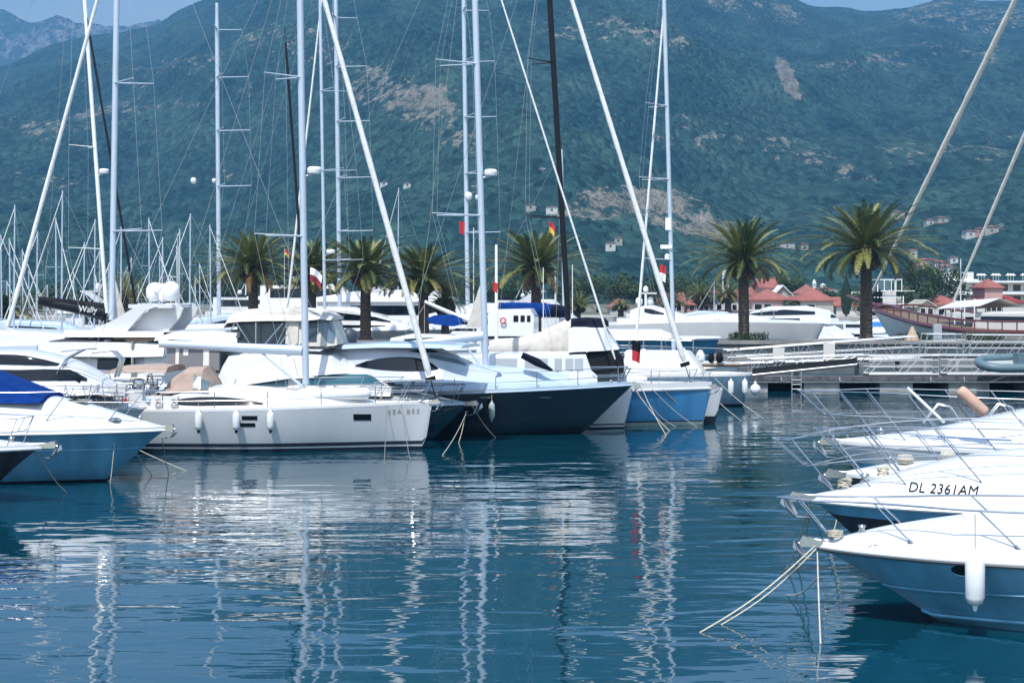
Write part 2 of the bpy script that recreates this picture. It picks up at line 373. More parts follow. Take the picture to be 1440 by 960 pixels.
# ================================================================ shore, promenade, town
def sheet(name, x0, x1, y0, y1, z, m, thick=None):
    q = MB()
    if thick: q.box(((x0+x1)/2, (y0+y1)/2, z - thick/2), (x1-x0, y1-y0, thick))
    else: q.loft([[(x0, y0, z), (x0, y1, z)][::-1], [(x1, y0, z), (x1, y1, z)][::-1]])
    return tag(q.build(name, m, smooth=0), kind='structure')
groundm = mat('scrub_ground', (.10, .11, .06), 1, vary=.5, vscale=.05, col2=(.22, .2, .16))
sheet('ground', -900, 900, 292, 1200, 1.55, groundm, 3)
sheet('town_quay', -900, 900, 270, 291.9, 1.5, pave, 3.2)
# promenade pier carrying the palms
def promenade():
    q = MB(); q.box((0, 141, .55), (190, 9, 1.7)); q.box((0, 136.35, 1.46), (190, .5, .3))
    tag(q.build('promenade', stone, smooth=0), kind='structure')
    q = MB(); q.box((0, 141.2, 1.43), (189.6, 8.2, .12)); tag(q.build('promenade_paving', pave, smooth=0), kind='structure')
promenade()

# ---------------------------------------------------------------- palms
def make_palm(height, crown, seed, nf=104, lpairs=58, name='palm_tree', lean=0.0):
    rd = random.Random(seed); root = empty(name, (0, 0, 0))
    q = MB(); pts = []; rs = []; n = 46
    for i in range(n):
        t = i / (n - 1); z = -.1 + t * (height + .1)
        r_ = .37 - .05 * t + (.10 if t < .05 else 0)
        pts.append((lean * t * t * height, 0, z)); rs.append(r_ * (1 + .09 * (i % 2)) * (1 + rd.uniform(-.03, .03)))
    q.tube(pts, rs, 14)
    q.build('trunk', trunkm, root, smooth=0)
    top = Vector((lean * height, 0, height)); q = MB()
    for i in range(150):                       # boss of cut leaf bases under the crown
        t = i / 150; a = i * 2.39996; rr = .40 + .42 * math.sin(math.pi * min(1, t * .85 + .1)); z = -1.7 + 2.0 * t
        c = top + Vector((math.cos(a) * rr, math.sin(a) * rr, z)); d = Vector((math.cos(a), math.sin(a), .9)).normalized()
        q.tube([c - d * .15, c + d * .12, c + d * rd.uniform(.2, .38)], [.10, .085, .03], 5, mi=0 if rd.random() < .7 else 1)
    q.tube([top + Vector((0, 0, -1.8)), top + Vector((0, 0, -.9)), top + Vector((0, 0, .2))], [.36, .56, .4], 12)
    q.build('leaf_bases', [trunkm, frondd], root, smooth=0)
    q = MB(); st = MB()
    for i in range(nf):
        t = i / nf; az = i * 2.39996 + rd.uniform(-.15, .15)
        el = lerp(R(88), R(-30), t ** 1.0) + rd.uniform(-.09, .09)
        L = crown * lerp(.95, 1.2, math.sin(math.pi * t)) * rd.uniform(.88, 1.08) * (1.0 if t < .85 else .85)
        droop = lerp(.30, .95, min(1, t * 1.3)) * rd.uniform(.8, 1.2); seg = 13
        hd = Vector((math.cos(az), math.sin(az), 0)); side = Vector((-math.sin(az), math.cos(az), 0)); sw = rd.uniform(-.18, .18)
        p = top + Vector((0, 0, .15)) + hd * .22; pl = [p.copy()]; dirs = []
        for k in range(seg):
            u = (k + .5) / seg; e = el - droop * u * u * 1.35
            d = hd * math.cos(e) + Vector((0, 0, math.sin(e))) + side * sw * u; d.normalize(); dirs.append(d)
            p = p + d * (L / seg); pl.append(p.copy())
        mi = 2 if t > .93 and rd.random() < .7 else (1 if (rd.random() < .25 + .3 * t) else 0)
        st.tube(pl, [.035 * (1 - .8 * k / seg) for k in range(seg + 1)], 4, mi=1, caps=False)
        for k in range(lpairs):
            u = .10 + .9 * (k + rd.random() * .4) / lpairs; f = min(seg - 1e-4, u * seg); a = int(f)
            c = pl[a].lerp(pl[a + 1], f - a); d = dirs[a]
            sd = (side - d * side.dot(d)).normalized(); up = sd.cross(d)
            if up.z < 0: up = -up
            ll = .47 * math.sin(math.pi * min(1, .18 + .80 * u)) ** .6 * rd.uniform(.85, 1.1) * crown / 4.4
            for sg in (-1, 1):
                v = (d * .70 + sd * sg * .72 + up * rd.uniform(.10, .55) - Vector((0, 0, .12))).normalized()
                wv = v.cross(up).normalized() * .023
                m1 = c + v * ll * .55; tip = c + v * ll - Vector((0, 0, .10 * ll))
                q.add([c - wv, c + wv, m1 + wv * .9, m1 - wv * .9, tip], [(0, 1, 2, 3), (3, 2, 4)], mi)
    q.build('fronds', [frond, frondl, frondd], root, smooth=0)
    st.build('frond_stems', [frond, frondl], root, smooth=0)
    return root
palmA = make_palm(8.3, 4.5, 1); palmB = make_palm(7.6, 4.2, 2, 98, lean=.015); palmC = make_palm(4.6, 3.0, 5, 54, 22, name='small_palm_tree')
used = set()
def put_palm(src, px, D, cy_, sc, rz, label, group):
    o = src if src.name not in used else copy_tree(src); used.add(src.name)
    if src.name in used and o is src: pass
    hgt = {palmA: 8.3, palmB: 7.6, palmC: 4.6}[src]
    o.location = (P(px, HY, D).x, D, 1.45 if D < 250 else 1.5); o.rotation_euler = (0, 0, rz); sc *= 1.3 if src is not palmC else 1.0
    z = H - (cy_ - HY) / F * D - o.location.z; o.scale = (sc, sc, z / hgt)
    tag(o, label, 'palm tree', group); return o
gp = 'palms along the promenade'
for px, D, cy_, s_, rz, src, lab in [
    (1218, 141, 352, 1.06, .3, palmA, 'tall date palm with its full crown standing alone nearest the wooden schooner'),
    (1046, 140, 367, .92, 1.9, palmB, 'tall date palm with a clipped hedge at its foot, by the floating gangway'),
    (754, 141, 378, .93, 3.1, palmA, 'date palm with broad crown just behind the black mast'),
    (596, 141, 392, .90, 4.3, palmB, 'date palm whose trunk rises beside the tilted white crane boom'),
    (514, 141, 384, .93, 5.2, palmA, 'date palm with dark thick trunk between two sailing yacht stays'),
    (438, 142, 386, .80, .9, palmB, 'date palm half hidden behind the mast with the white and red flag'),
    (356, 141, 378, .88, 2.6, palmA, 'date palm above the cream flybridge canopy'),
    (8, 141, 436, .7, 2.0, palmB, 'low date palm at the very edge of the marina beside a furled white stay'),
    ]: put_palm(src, px, D, cy_, s_, rz, lab, gp)
for px, D, cy_, s_, rz, lab in [(178, 143, 418, .9, 1, 'dark small palm behind the twin satellite domes'),
    (236, 160, 440, .6, 3, 'low palm tuft right behind the white flybridge arch'),
    (626, 143, 424, .9, 2, 'small palm tucked under the crown of the taller date palm'),
    (812, 200, 428, 1.1, 3, 'small palm on the town quay just past the black mast'),
    (873, 272, 430, 1.3, 4, 'small palm on the town quay behind the motor yacht radar mast'),
    (985, 272, 416, 1.45, 5, 'small palm on the town quay between the masts and the tall palm'),
    (1024, 272, 414, 1.45, 6, 'small palm in front of the white banner tower'),
    (946, 272, 424, 1.2, .4, 'small dark palm just behind the silver mast base')]:
    o = put_palm(palmC, px, D, cy_, s_, rz, lab, 'small palms on the town quay')
# clipped hedge patches on the promenade
for px, D, w_, lab in [(1052, 138.2, 3.2, 'clipped green hedge at the foot of the tall palm'), (1290, 138.2, 3.4, 'dark green bush beside the beige cone'), (1385, 138.5, 3.0, 'dark green bush behind the steel railing')]:
    q = MB(); rd = random.Random(int(px))
    for i in range(1300):
        c = Vector((rd.uniform(-w_/2, w_/2), rd.uniform(-.6, .6), rd.uniform(0, .75) * (1 - (rd.random() * .3)))); r_ = rd.uniform(.05, .11)
        a = Vector([rd.gauss(0, 1) for _ in range(3)]).normalized(); b_ = a.orthogonal().normalized() * r_; a = a.cross(b_).normalized() * r_
        q.add([c - b_, c + a * .5, c + b_, c - a * .5], [(0, 1, 2, 3)])
    o = q.build('hedge', hedge, smooth=0, loc=(P(px, HY, D).x, D, 1.48)); tag(o, lab, 'hedge', 'planting on the promenade')
# cypress
def cypress(px, D, top, base_r, lab):
    root = empty('cypress_tree', (P(px, HY, D).x, D, 1.5), 0, lab, 'cypress'); h = H - (top - HY) / F * D - 1.5
    MB().tube([(0,0,-.1),(0,0,h*.5)], [.2,.08], 6).build('trunk', trunkm, root)
    q = MB(); rd = random.Random(3)
    for i in range(3600):
        t = rd.random(); r_ = base_r * (math.sin(math.pi * min(1, t * .8 + .14)) ** .8) * (1 - t ** 3) * rd.uniform(.6, 1.08); a = rd.uniform(0, 6.3)
        c = Vector((math.cos(a) * r_, math.sin(a) * r_, .3 + t * h)); u = Vector((rd.uniform(-.1, .1), rd.uniform(-.1, .1), rd.uniform(.2, .5)))
        v = Vector((math.sin(a), -math.cos(a), 0)) * .09
        q.add([c - v, c + v, c + u], [(0, 1, 2)])
    q.build('crown', mat('cypress_leaves', (.018, .045, .022), .9, vary=.4, vscale=2), root, smooth=0)
cypress(1190, 276, 390, .95, 'narrow dark cypress tree among the red roofed houses')
# leafy trees
def tree(px, D, z0, h, r_, seed, lab, group='trees in the town', m=None):
    rd = random.Random(seed); root = empty('leafy_tree', (P(px, HY, D).x, D, z0), 0, lab, 'tree', group)
    q = MB(); q.tube([(0,0,-.2),(.1,0,h*.4),(0,.1,h*.75)], [.28,.18,.07], 7)
    for k in range(5):
        a = k * 1.3; q.tube([(0,0,h*.35),(math.cos(a)*r_*.4, math.sin(a)*r_*.4, h*.62)], [.11,.04], 5)
    q.build('trunk', trunkm, root); q = MB()
    cl = [(Vector((rd.uniform(-1,1)*r_*.7, rd.uniform(-1,1)*r_*.6, h*rd.uniform(.45,.88))), rd.uniform(.28,.5)*r_) for _ in range(14)]
    for i in range(1700):
        c0, rr = rd.choice(cl); d = Vector([rd.gauss(0,1) for _ in range(3)]).normalized(); c = c0 + d * rr * rd.uniform(.5, 1.05)
        b_ = d.orthogonal().normalized() * rd.uniform(.12,.26); a = d.cross(b_).normalized() * b_.length
        q.add([c - b_, c + a, c + b_, c - a], [(0,1,2,3)])
    q.build('crown', m or hedge, root, smooth=0)
for i, (px, D, h, r_, lab) in enumerate([(1216, 290, 3.4, 3.2, 'dark round bush tree at the foot of the cypress'),(1300, 300, 9, 5, 'dark leafy tree behind the schooner bowsprit'),
        (1325, 305, 8, 4.5, 'dark leafy tree beside the glass fronted house'),(1120, 285, 2.2, 2.4, 'low shrub tree in front of the red hipped roof'),
        (930, 300, 7, 4.5, 'leafy tree past the big motor yacht radar mast'),(900, 305, 6, 4, 'leafy tree among palms on the town quay'),
        (1000, 300, 5.5, 4, 'leafy tree behind the small palms'),(700, 300, 5.5, 4.5, 'leafy tree behind the blue sail cover'),
        (40, 300, 4, 5, 'leafy tree behind the crowd of masts'),(1290, 296, 5.5, 3.4, 'leafy tree at the gable of the small stone house')]):
    tree(px, D, 1.5, h, r_, i + 20, lab)

# ---------------------------------------------------------------- houses
def house(px0, px1, ybase, ytop, D, wallm, roofm=None, depth=8, kind='hip', roofh=None, wins=(), lab='', group=None, z0=None, cat='house', name='house', rz=0.0, over=.4):
    x0, x1 = P(px0, HY, D).x, P(px1, HY, D).x; z0 = z0 if z0 is not None else H - (ybase - HY) / F * D
    zt = H - (ytop - HY) / F * D; wd = x1 - x0
    root = empty(name, ((x0 + x1) / 2, D + depth / 2, z0), rz, lab, cat, group); hw = zt - z0
    MB().box((0, 0, hw/2 - .2), (wd, depth, hw + .4)).build('wall', wallm, root, smooth=0)
    rh = roofh or 0
    if roofm:
        q = MB(); X, Y = wd/2 + over, depth/2 + over
        if kind == 'hip':
            k = max(0.0, X - Y * .9)
            vs = [(-X,-Y,hw),(X,-Y,hw),(X,Y,hw),(-X,Y,hw),(-k,0,hw+rh),(k,0,hw+rh)]
            vs += [(-X,-Y,hw-.18),(X,-Y,hw-.18),(X,Y,hw-.18),(-X,Y,hw-.18)]
            q.add(vs, [(0,1,5,4),(1,2,5),(2,3,4,5),(3,0,4),(0,6,7,1),(1,7,8,2),(2,8,9,3),(3,9,6,0),(9,8,7,6)])
        elif kind == 'gable_x':      # ridge along x
            q.slab([(-Y,hw-.15),(-Y,hw+.03),(0,hw+rh),(Y,hw+.03),(Y,hw-.15),(0,hw+rh-.2)], -X, X)
            q.v = [(y, x, z) for x, y, z in q.v]
        else:                        # gable facing the viewer
            q.slab([(-X,hw-.12),(-X,hw+.06),(0,hw+rh),(X,hw+.06),(X,hw-.12),(0,hw+rh-.2)], -Y, Y)
        q.build('roof', roofm, root, smooth=0)
        if kind == 'gable': MB().slab([(-wd/2,hw),(0,hw+rh-.25),(wd/2,hw)], -depth/2+.1, depth/2-.1).build('gable', wallm, root, smooth=0)
        if kind == 'gable_x':
            q = MB(); q.slab([(-depth/2,hw),(0,hw+rh-.25),(depth/2,hw)], -wd/2+.1, wd/2-.1); q.v = [(y,x,z) for x,y,z in q.v]; q.build('gable', wallm, root, smooth=0)
    for (u, v, ww, wh) in wins:     # u across 0..1, v height above base, size in metres
        cx = -wd/2 + u * wd
        f = MB(); f.box((cx, -depth/2 - .02, v + wh/2), (ww + .16, .08, wh + .16)); fo = f.build('window', whitem, root, smooth=0)
        MB().box((cx, -depth/2 - .065, v + wh/2), (ww, .03, wh)).build('pane', glass, fo, smooth=0)
    return root
gt = 'buildings of the waterfront town'
S = lambda D: F / D
house(1058, 1112, 440, 421, 285, plasterp, tile, 9, 'hip', 1.7, [(.15,.5,1.2,1),(.4,.5,1.2,1)], 'low pink house with long red hipped roof right of the tall palm trunk', gt)
house(1086, 1116, 440, 419, 300, plastery, whitem, 10, 'gable', 2.3, [], 'pale gabled house front with white eaves above the red roofs', gt)
house(1126, 1172, 440, 422, 283, plastery, tile, 9, 'hip', 2.1, [(.3,.4,1.4,1)], 'house with bright red hipped roof left of the cypress', gt)
house(1112, 1132, 440, 428, 290, plastery, tile2, 8, 'gable', 1.5, [(.5,.9,.8,.8)], 'small stone house with arched gable and round lamp', gt)
house(1056, 1084, 440, 415, 310, plaster, tile2, 9, 'gable_x', 1.4, [(.3,.8,1,1)], 'white house with weathered red roof behind the pink one', gt)
house(1196, 1214, 440, 410, 300, plaster, None, 8, wins=[(.55,1.2,1.0,2.0)], lab='flat roofed white house block beside the cypress', group=gt)
house(1176, 1206, 440, 430, 288, plaster, tile, 7, 'gable_x', 1.5, [], 'little house with red roof at the cypress foot', gt)
house(1290, 1316, 446, 432, 285, plastery, plastery, 8, 'gable', 1.3, [(.3,.3,.8,1.2),(.7,.3,.8,1.2)], 'small stone gabled house behind the schooner bow', gt)
house(1312, 1352, 447, 428, 295, plaster, tile, 9, 'hip', 1.7, [(.3,.3,1,1.2),(.7,.3,1,1.2)], 'house with orange red hipped roof behind the schooner bowsprit', gt)
house(1374, 1440, 447, 425, 300, plaster, roof_mat('dark_red_tiles', (.30, .035, .03)), 9, 'hip', 1.9, [], 'long house with dark red hipped roof under the hotel', gt)
house(1304, 1314, 432, 412, 310, plaster, mat('old_red_wall', (.26, .05, .04), .9), 6, 'hip', .4, [], 'small tower house with reddish brown top', gt)
# glass fronted frame house
def frame_house():
    D = 285; root = empty('glass_front_house', (P(1246, HY, D).x, D, 1.5), 0, 'house with open white steel frame and glass upper floor right of the palm trunk', 'house', gt)
    px = lambda p: (p - 1246) / F * D; zz = lambda y: H - (y - HY) / F * D - 1.5
    MB().box((px(1252), 3, zz(409)/2), (2.2, 5, zz(409))).build('wall', plaster, root, smooth=0)
    MB().box((px(1238), 3, zz(408)/2), (1.2, 4, zz(408))).build('stair_wall', blackm, root, smooth=0)
    MB().box((px(1265), 3, zz(418)/2), (1.0, 4, zz(418))).build('side_wall', plastery, root, smooth=0)
    q = MB()
    for p in (1234, 1243.5, 1253.5, 1260, 1268):
        q.box((px(p), 0, zz(393)/2 + 2), (.12, .12, zz(393) - 4)); q.box((px(p), 5, zz(393)/2 + 2), (.12, .12, zz(393) - 4))
    q.box((px(1251), 0, zz(393)), (4.2, .14, .14)); q.box((px(1251), 5, zz(393)), (4.2, .14, .14)); q.box((px(1254), 0, zz(409)), (3.6, .16, .16))
    q.box((px(1248), -.1, zz(418)), (4.6, .16, .14)); q.box((px(1270), -.1, zz(423)/2), (.16, .16, zz(409))); q.box((px(1245), -.1, zz(427)), (4.6, .16, .14))
    q.box((px(1234), 2.5, zz(393)), (.12, 5, .12)); q.box((px(1268), 2.5, zz(393)), (.12, 5, .12)); q.box((px(1257), -.05, zz(409)), (7, .1, .1)); q.box((px(1258), -.05, zz(427)), (3, .1, .1))
    q.build('frame', whitem, root, smooth=0)
    MB().box((px(1248), 2.6, zz(401)), (1.9, .05, 1.5)).build('pane', tealglass, root, smooth=0)
frame_house()
ORD = 'first second third fourth fifth sixth seventh eighth ninth tenth eleventh twelfth thirteenth fourteenth fifteenth sixteenth seventeenth eighteenth nineteenth twentieth'.split()
ORD += ['twenty-' + o for o in ORD[:9]] + ['thirtieth', 'thirty-first', 'thirty-second']
# white modern hotel
def hotel():
    D = 330; x = lambda p: P(p, HY, D).x; zz = lambda y: H - (y - HY) / F * D
    root = empty('hotel', (x(1380), D, 1.5), 0, 'white modern flat roofed hotel with long rows of dark balcony windows', 'hotel', gt)
    def bx(p0, p1, y0, y1, dy0, dy1, m, name):
        return MB().box(((x(p0)+x(p1))/2 - x(1380), (dy0+dy1)/2, (zz(y0)+zz(y1))/2 - 1.5), (x(p1)-x(p0), dy1-dy0, abs(zz(y0)-zz(y1)))).build(name, m, root, smooth=0)
    bx(1330, 1560, 447, 397.5, 3, 16, plaster, 'wall'); bx(1343, 1379, 397, 382, 5, 14, plaster, 'roof_house'); bx(1326, 1562, 397.4, 394.6, 1.4, 15, whitem, 'roof_slab')
    bx(1340, 1562, 414, 410, 1.2, 3, whitem, 'balcony'); bx(1330, 1380, 391.8 + 2.7, 392.5, 2, 13, whitem, 'roof_edge')
    for a in (1357.0, ): 
        f = bx(a, a + 8, 393.5, 386, 4.9, 5, blackm, 'window')
    for a in [1332, 1352, 1372, 1386, 1402, 1412, 1430, 1446, 1462, 1478, 1500, 1520, 1540]:
        f = bx(a, a + 12, 409.5, 399.5, 2.85, 3, whitem, 'window'); fx = bx(a + .6, a + 11.4, 409, 400, 2.8, 2.86, glass, 'pane'); fx.parent = f
        f = bx(a, a + 12, 424.5, 415.5, 2.85, 3, whitem, 'window'); fx = bx(a + .6, a + 11.4, 424, 416, 2.8, 2.86, glass, 'pane'); fx.parent = f
    for i, a in enumerate(range(1384, 1470, 7)):      # parasols on the roof terrace
        q = MB(); q.tube([(0,0,0),(0,0,1.3)], .04, 5); q.lathe([(.55,1.05),(.05,1.45)], n=8)
        if x(a) * F / (D + 4) + 720 > 1460: continue
        o = q.build('parasol', whitem, smooth=0, loc=(x(a), D + 4 + (i % 3) * 1.5, zz(394.6) + .01)); tag(o, f'{ORD[i]} white parasol from the roof house along the hotel terrace', 'parasol', 'parasols on the hotel roof')
hotel()
# banner tower, lamp posts on the quay
D = 280; r_ = empty('banner_tower', (P(1020.5, HY, D).x, D, 1.5), 0, 'tall white banner board rising behind the palm crown', 'sign')
zt = H + 30 / F * D - 1.5; MB().box((0, .3, zt/2), (.15, .15, zt)).build('post', galv, r_, smooth=0)
MB().box((0, 0, zt - 2.6), (1.1, .12, 5.2)).build('board', whitem, r_, smooth=0)
q = MB(); [q.box((.12, -.075, zt - 1.6 - i * .55), (.34, .02, .25)) for i in range(6)]; q.build('markings', mat('grey_print', (.2,.22,.3), .6), r_, smooth=0)
# church on the slope
def church():
    D = min((540 + k * 5 for k in range(120)), key=lambda d: abs(HY - F * (hill_z(1160, d) - H) / d - 412)); px = lambda p: (p - 1160) / F * D; z0 = hill_z(1160, D); zz = lambda y: H - (y - HY) / F * D - z0
    root = empty('church', (px(1160) + P(1160, HY, D).x, D, z0), 0, 'small pale church with bell tower and dome on the lower slope', 'church')
    MB().box((px(1160), 3, zz(407)/2 - 1), (6.5, 6, zz(407) + 2)).build('wall', plaster, root, smooth=0)
    q = MB(); q.slab([(-3.6, zz(407)), (0, zz(403.5)), (3.6, zz(407))], -.2, 6.4); q.v = [(x + px(1161), y, z) for x, y, z in q.v]; q.build('roof', tile2, root, smooth=0)
    t_ = MB(); t_.box((px(1146.5), 2, zz(398)/2 - 1), (1.2, 1.2, zz(398) + 2)); to = t_.build('bell_tower', plaster, root, smooth=0)
    MB().lathe([(.75, zz(398)), (.5, zz(395.5)), (.05, zz(392.5))], (px(1146.5), 2, 0), 8).build('spire', whitem, to)
    MB().lathe([(1.0, zz(404)), (1.0, zz(401)), (.8, zz(399.5)), (.05, zz(398))], (px(1159.5), 3, 0), 12).build('dome', plaster, root)
    q = MB(); q.box((px(1160), 3, -2), (10, 10, 6)); q.build('terrace_wall', plastery, root, smooth=0)
church()
gh = 'houses scattered on the mountain slope'
def hill_house(px, y, w_px, h_px, wallm, roofm, lab, D=None):
    best = None
    for k in range(240):
        D = 540 + k * 9; z = hill_z(px, D); py = HY - F * (z - H) / D
        if best is None or abs(py - y) < best[0]: best = (abs(py - y), D)
    D = best[1]; s = F / D; wd, hh = w_px / s * 1.35, h_px / s * .8; z0 = hill_z(px, D)
    root = empty('hillside_house', (P(px, HY, D).x, D, z0 + .8), random.Random(px).uniform(-.2, .2), lab, 'house', gh)
    MB().box((0, 0, hh/2 - 2), (wd, wd*.6 if wd*.6 > 6 else 6, hh + 6)).build('wall', wallm, root, smooth=0)
    q = MB(); X, Y = wd/2 + .5, max(wd*.3, 3) + .5; k = max(.2, X - Y)
    q.add([(-X,-Y,hh+1),(X,-Y,hh+1),(X,Y,hh+1),(-X,Y,hh+1),(-k,0,hh+1+hh*.4),(k,0,hh+1+hh*.4)], [(0,1,5,4),(1,2,5),(2,3,4,5),(3,0,4),(3,2,1,0)])
    q.build('roof', roofm, root, smooth=0)
    n = max(1, int(wd / 4)); 
    for i in range(min(n, 6)): MB().box((-wd/2 + (i + .5) * wd / n, -max(wd*.3, 3) - .03, hh*.5), (.9, .08, .8)).build('window', glass, root, smooth=0)
hh = [(1307,318,9,5,plaster,'white villa alone high above the hotel'),(1323,317,11,5,plastery,'cream villa next to the white one high above the hotel'),
      (1362,332,10,5,plaster,'white house beside the upper schooner stay'),(1378,330,12,5,plasterp,'pink fronted house high on the slope'),(1393,329,14,6,plastery,'sand coloured villa at the end of the upper row'),
      (1302,376,20,7,plasterp,'pink roofed villa at the top of the stepped terrace row'),(1318,379,12,6,plaster,'first white terrace house stepping down the slope'),(1328,382,10,6,plasterp,'second terrace house with pink front stepping down'),
      (1336,386,9,6,plaster,'third terrace house stepping down the slope'),(1343,390,8,6,plastery,'lowest terrace house next to the hotel'),
      (1283,365,8,6,plaster,'pale block house beside the palm fronds'),(1262,307,14,5,plastery,'ruined pale wall house behind the palm top'),(1105,350,16,4,plaster,'long white house between the two tall palms'),
      (1078,405,10,5,plasterp,'red roofed cottage at the foot of the slope by the palm'),(1090,403,12,5,plasterp,'pair cottage with pink walls above the gabled house'),(1060,408,8,4,plasterp,'small cottage hidden behind the palm trunk'),
      (776,301,12,4,plaster,'white house on the ridge road by the black mast'),(748,297,10,3,plastery,'pale house on the ridge road'),(858,348,10,4,plaster,'white house below the quarry scar'),(870,346,8,4,plastery,'small pale house below the quarry scar'),
      (1340,370,8,4,plaster,'tiny white house above the terrace row'),(540,262,8,2.5,plaster,'tiny white house on the mid slope beside a far mast'),(572,266,7,2.5,plaster,'pale hut on the mid slope right of a far mast'),(1130,352,8,4,plastery,'small pale house left of the biggest palm')]
for i, (px, y, w_, h_, wm, lab) in enumerate(hh): hill_house(px, y, w_, h_, wm, tile2 if i % 3 else tile, lab)
# low white kiosks and shade roofs along the town quay
for i, (a, b_, y0, y1, lab) in enumerate([(1056,1150,447,441,'long low cream quay wall building right of the palm trunk'),(1340,1440,450,440,'low white canopy building beside the schooner'),(480,600,462,428,'long white warehouse front seen between the palms'),
        (640,700,455,436,'low white quay building behind the radar mast'),(1004,1040,447,436,'low pink quay pavilion behind the small palm'),(300,420,455,440,'low pale quay building behind the cream canopy')]):
    house(a, b_, y0, y1, 272 - 2 * (i % 2), plaster if i != 4 else plasterp, None, 6, lab=lab, group='low buildings on the town quay', z0=1.5, wins=[(k/8 + .06, .5, 1.0, .9) for k in range(8)] if i in (2,) else [])

rd = random.Random(77)
near = [(70, 'behind the crowd of thin masts'), (130, 'behind the black sail cover'), (190, 'behind the twin domes'), (255, 'beside the swept white arch'), (300, 'at the foot of the first superyacht mast'), (330, 'under the first broad palm'), (395, 'between the first two broad palms'), (425, 'behind the white and red flag'),
        (470, 'beside the second superyacht mast'), (545, 'between the furled stay and a palm'), (575, 'under the furled white stay'), (640, 'behind the tilted white boom'), (735, 'behind the lifebuoy wheelhouse'), (800, 'right behind the black mast'), (840, 'above the folded black bimini'), (862, 'beside the town quay palm'), (960, 'between the silver mast and the small palm'),
        (1010, 'at the banner tower foot'), (1075, 'above the pink house roof'), (1105, 'behind the white gabled house'), (1160, 'between the red roofs and the church'), (1215, 'behind the flat roofed house'), (1340, 'below the terrace houses'), (1275, 'left of the small stone gabled house')]
for i, (px, nl) in enumerate(near):
    D = 305 + rd.uniform(0, 40); tree(px, D, 1.5, rd.uniform(4, 7.5), rd.uniform(4, 6), 100 + i, ('dark' if i % 2 else 'mid green') + ' leafy tree ' + nl)
for i, (a, c, y1, rm, lab) in enumerate([(858, 884, 432, tile, 'small red roofed quay house left of the domed motor yacht'), (925, 962, 424, tile2, 'red roofed house behind the flybridge of the domed motor yacht'), (966, 1000, 428, tile, 'long red roofed house behind the small palms'), (1004, 1040, 420, tile2, 'pale house with weathered roof behind the banner tower'),
        (1128, 1150, 412, tile2, 'small house with weathered roof above the bright red hipped roof'), (1070, 1092, 404, tile, 'upper red roofed house seen over the white gable'), (1220, 1236, 418, tile, 'red roofed house beside the glass fronted house'), (1278, 1296, 414, tile2, 'house with weathered roof behind the schooner bow'), (1385, 1410, 404, tile, 'red roof peeping under the hotel balconies'),
        (720, 752, 430, tile, 'red roofed quay house behind the palm trunk by the black mast'), (560, 590, 428, tile2, 'weathered roofed quay house between palm trunks'), (395, 425, 430, tile, 'red roofed quay house between the first broad palms')]):
    house(a, c, 445, y1, 300 + 6 * (i % 4), (plaster, plastery, plasterp)[i % 3], rm, 8, ('hip', 'gable_x')[i % 2], 1.6, [(.2,.6,.8,1),(.5,.6,.8,1),(.8,.6,.8,1)], lab, gt, z0=1.5)

# ================================================================ boat builders
PLAN = {'sail': [(0,.012),(.03,.10),(.08,.24),(.15,.43),(.25,.66),(.38,.87),(.55,.99),(.7,1),(.85,.95),(1,.84)],
        'motor': [(0,.02),(.02,.13),(.06,.30),(.12,.50),(.2,.71),(.32,.90),(.48,1),(.7,1),(1,.93)],
        'round': [(0,.04),(.02,.22),(.06,.42),(.12,.62),(.2,.80),(.32,.95),(.48,1),(.7,1),(.9,.9),(1,.78)]}
class Boat:
    """Frame: +x towards the bow, origin on the water under the bow tip."""
    def __init__(s, name, label, cat, bow, sc, h=(1, 0), group=None, deck=None):
        s.D = F / sc; s.s = sc; s.zb = H - (bow[1] - HY) / sc if deck is None else deck
        s.X = (bow[0] - 720) / sc; s.a = math.atan2(h[1], h[0]); s.ca, s.sa = math.cos(s.a), math.sin(s.a)
        s.root = empty(name, (s.X, s.D, 0), s.a, label, cat, group)
    def L(s, px, py, v=0.0):            # photo pixel -> point on the lengthwise plane y = v of this boat
        a = (px - 720) / F; b = (py - HY) / F
        t = (v - s.sa * s.X + s.ca * s.D) / (-s.sa * a + s.ca)
        return s.ca * (a * t - s.X) + s.sa * (t - s.D), H - b * t
    def W(s, x, y, z):                  # boat frame -> world
        return Vector((s.X + s.ca * x - s.sa * y, s.D + s.sa * x + s.ca * y, z))

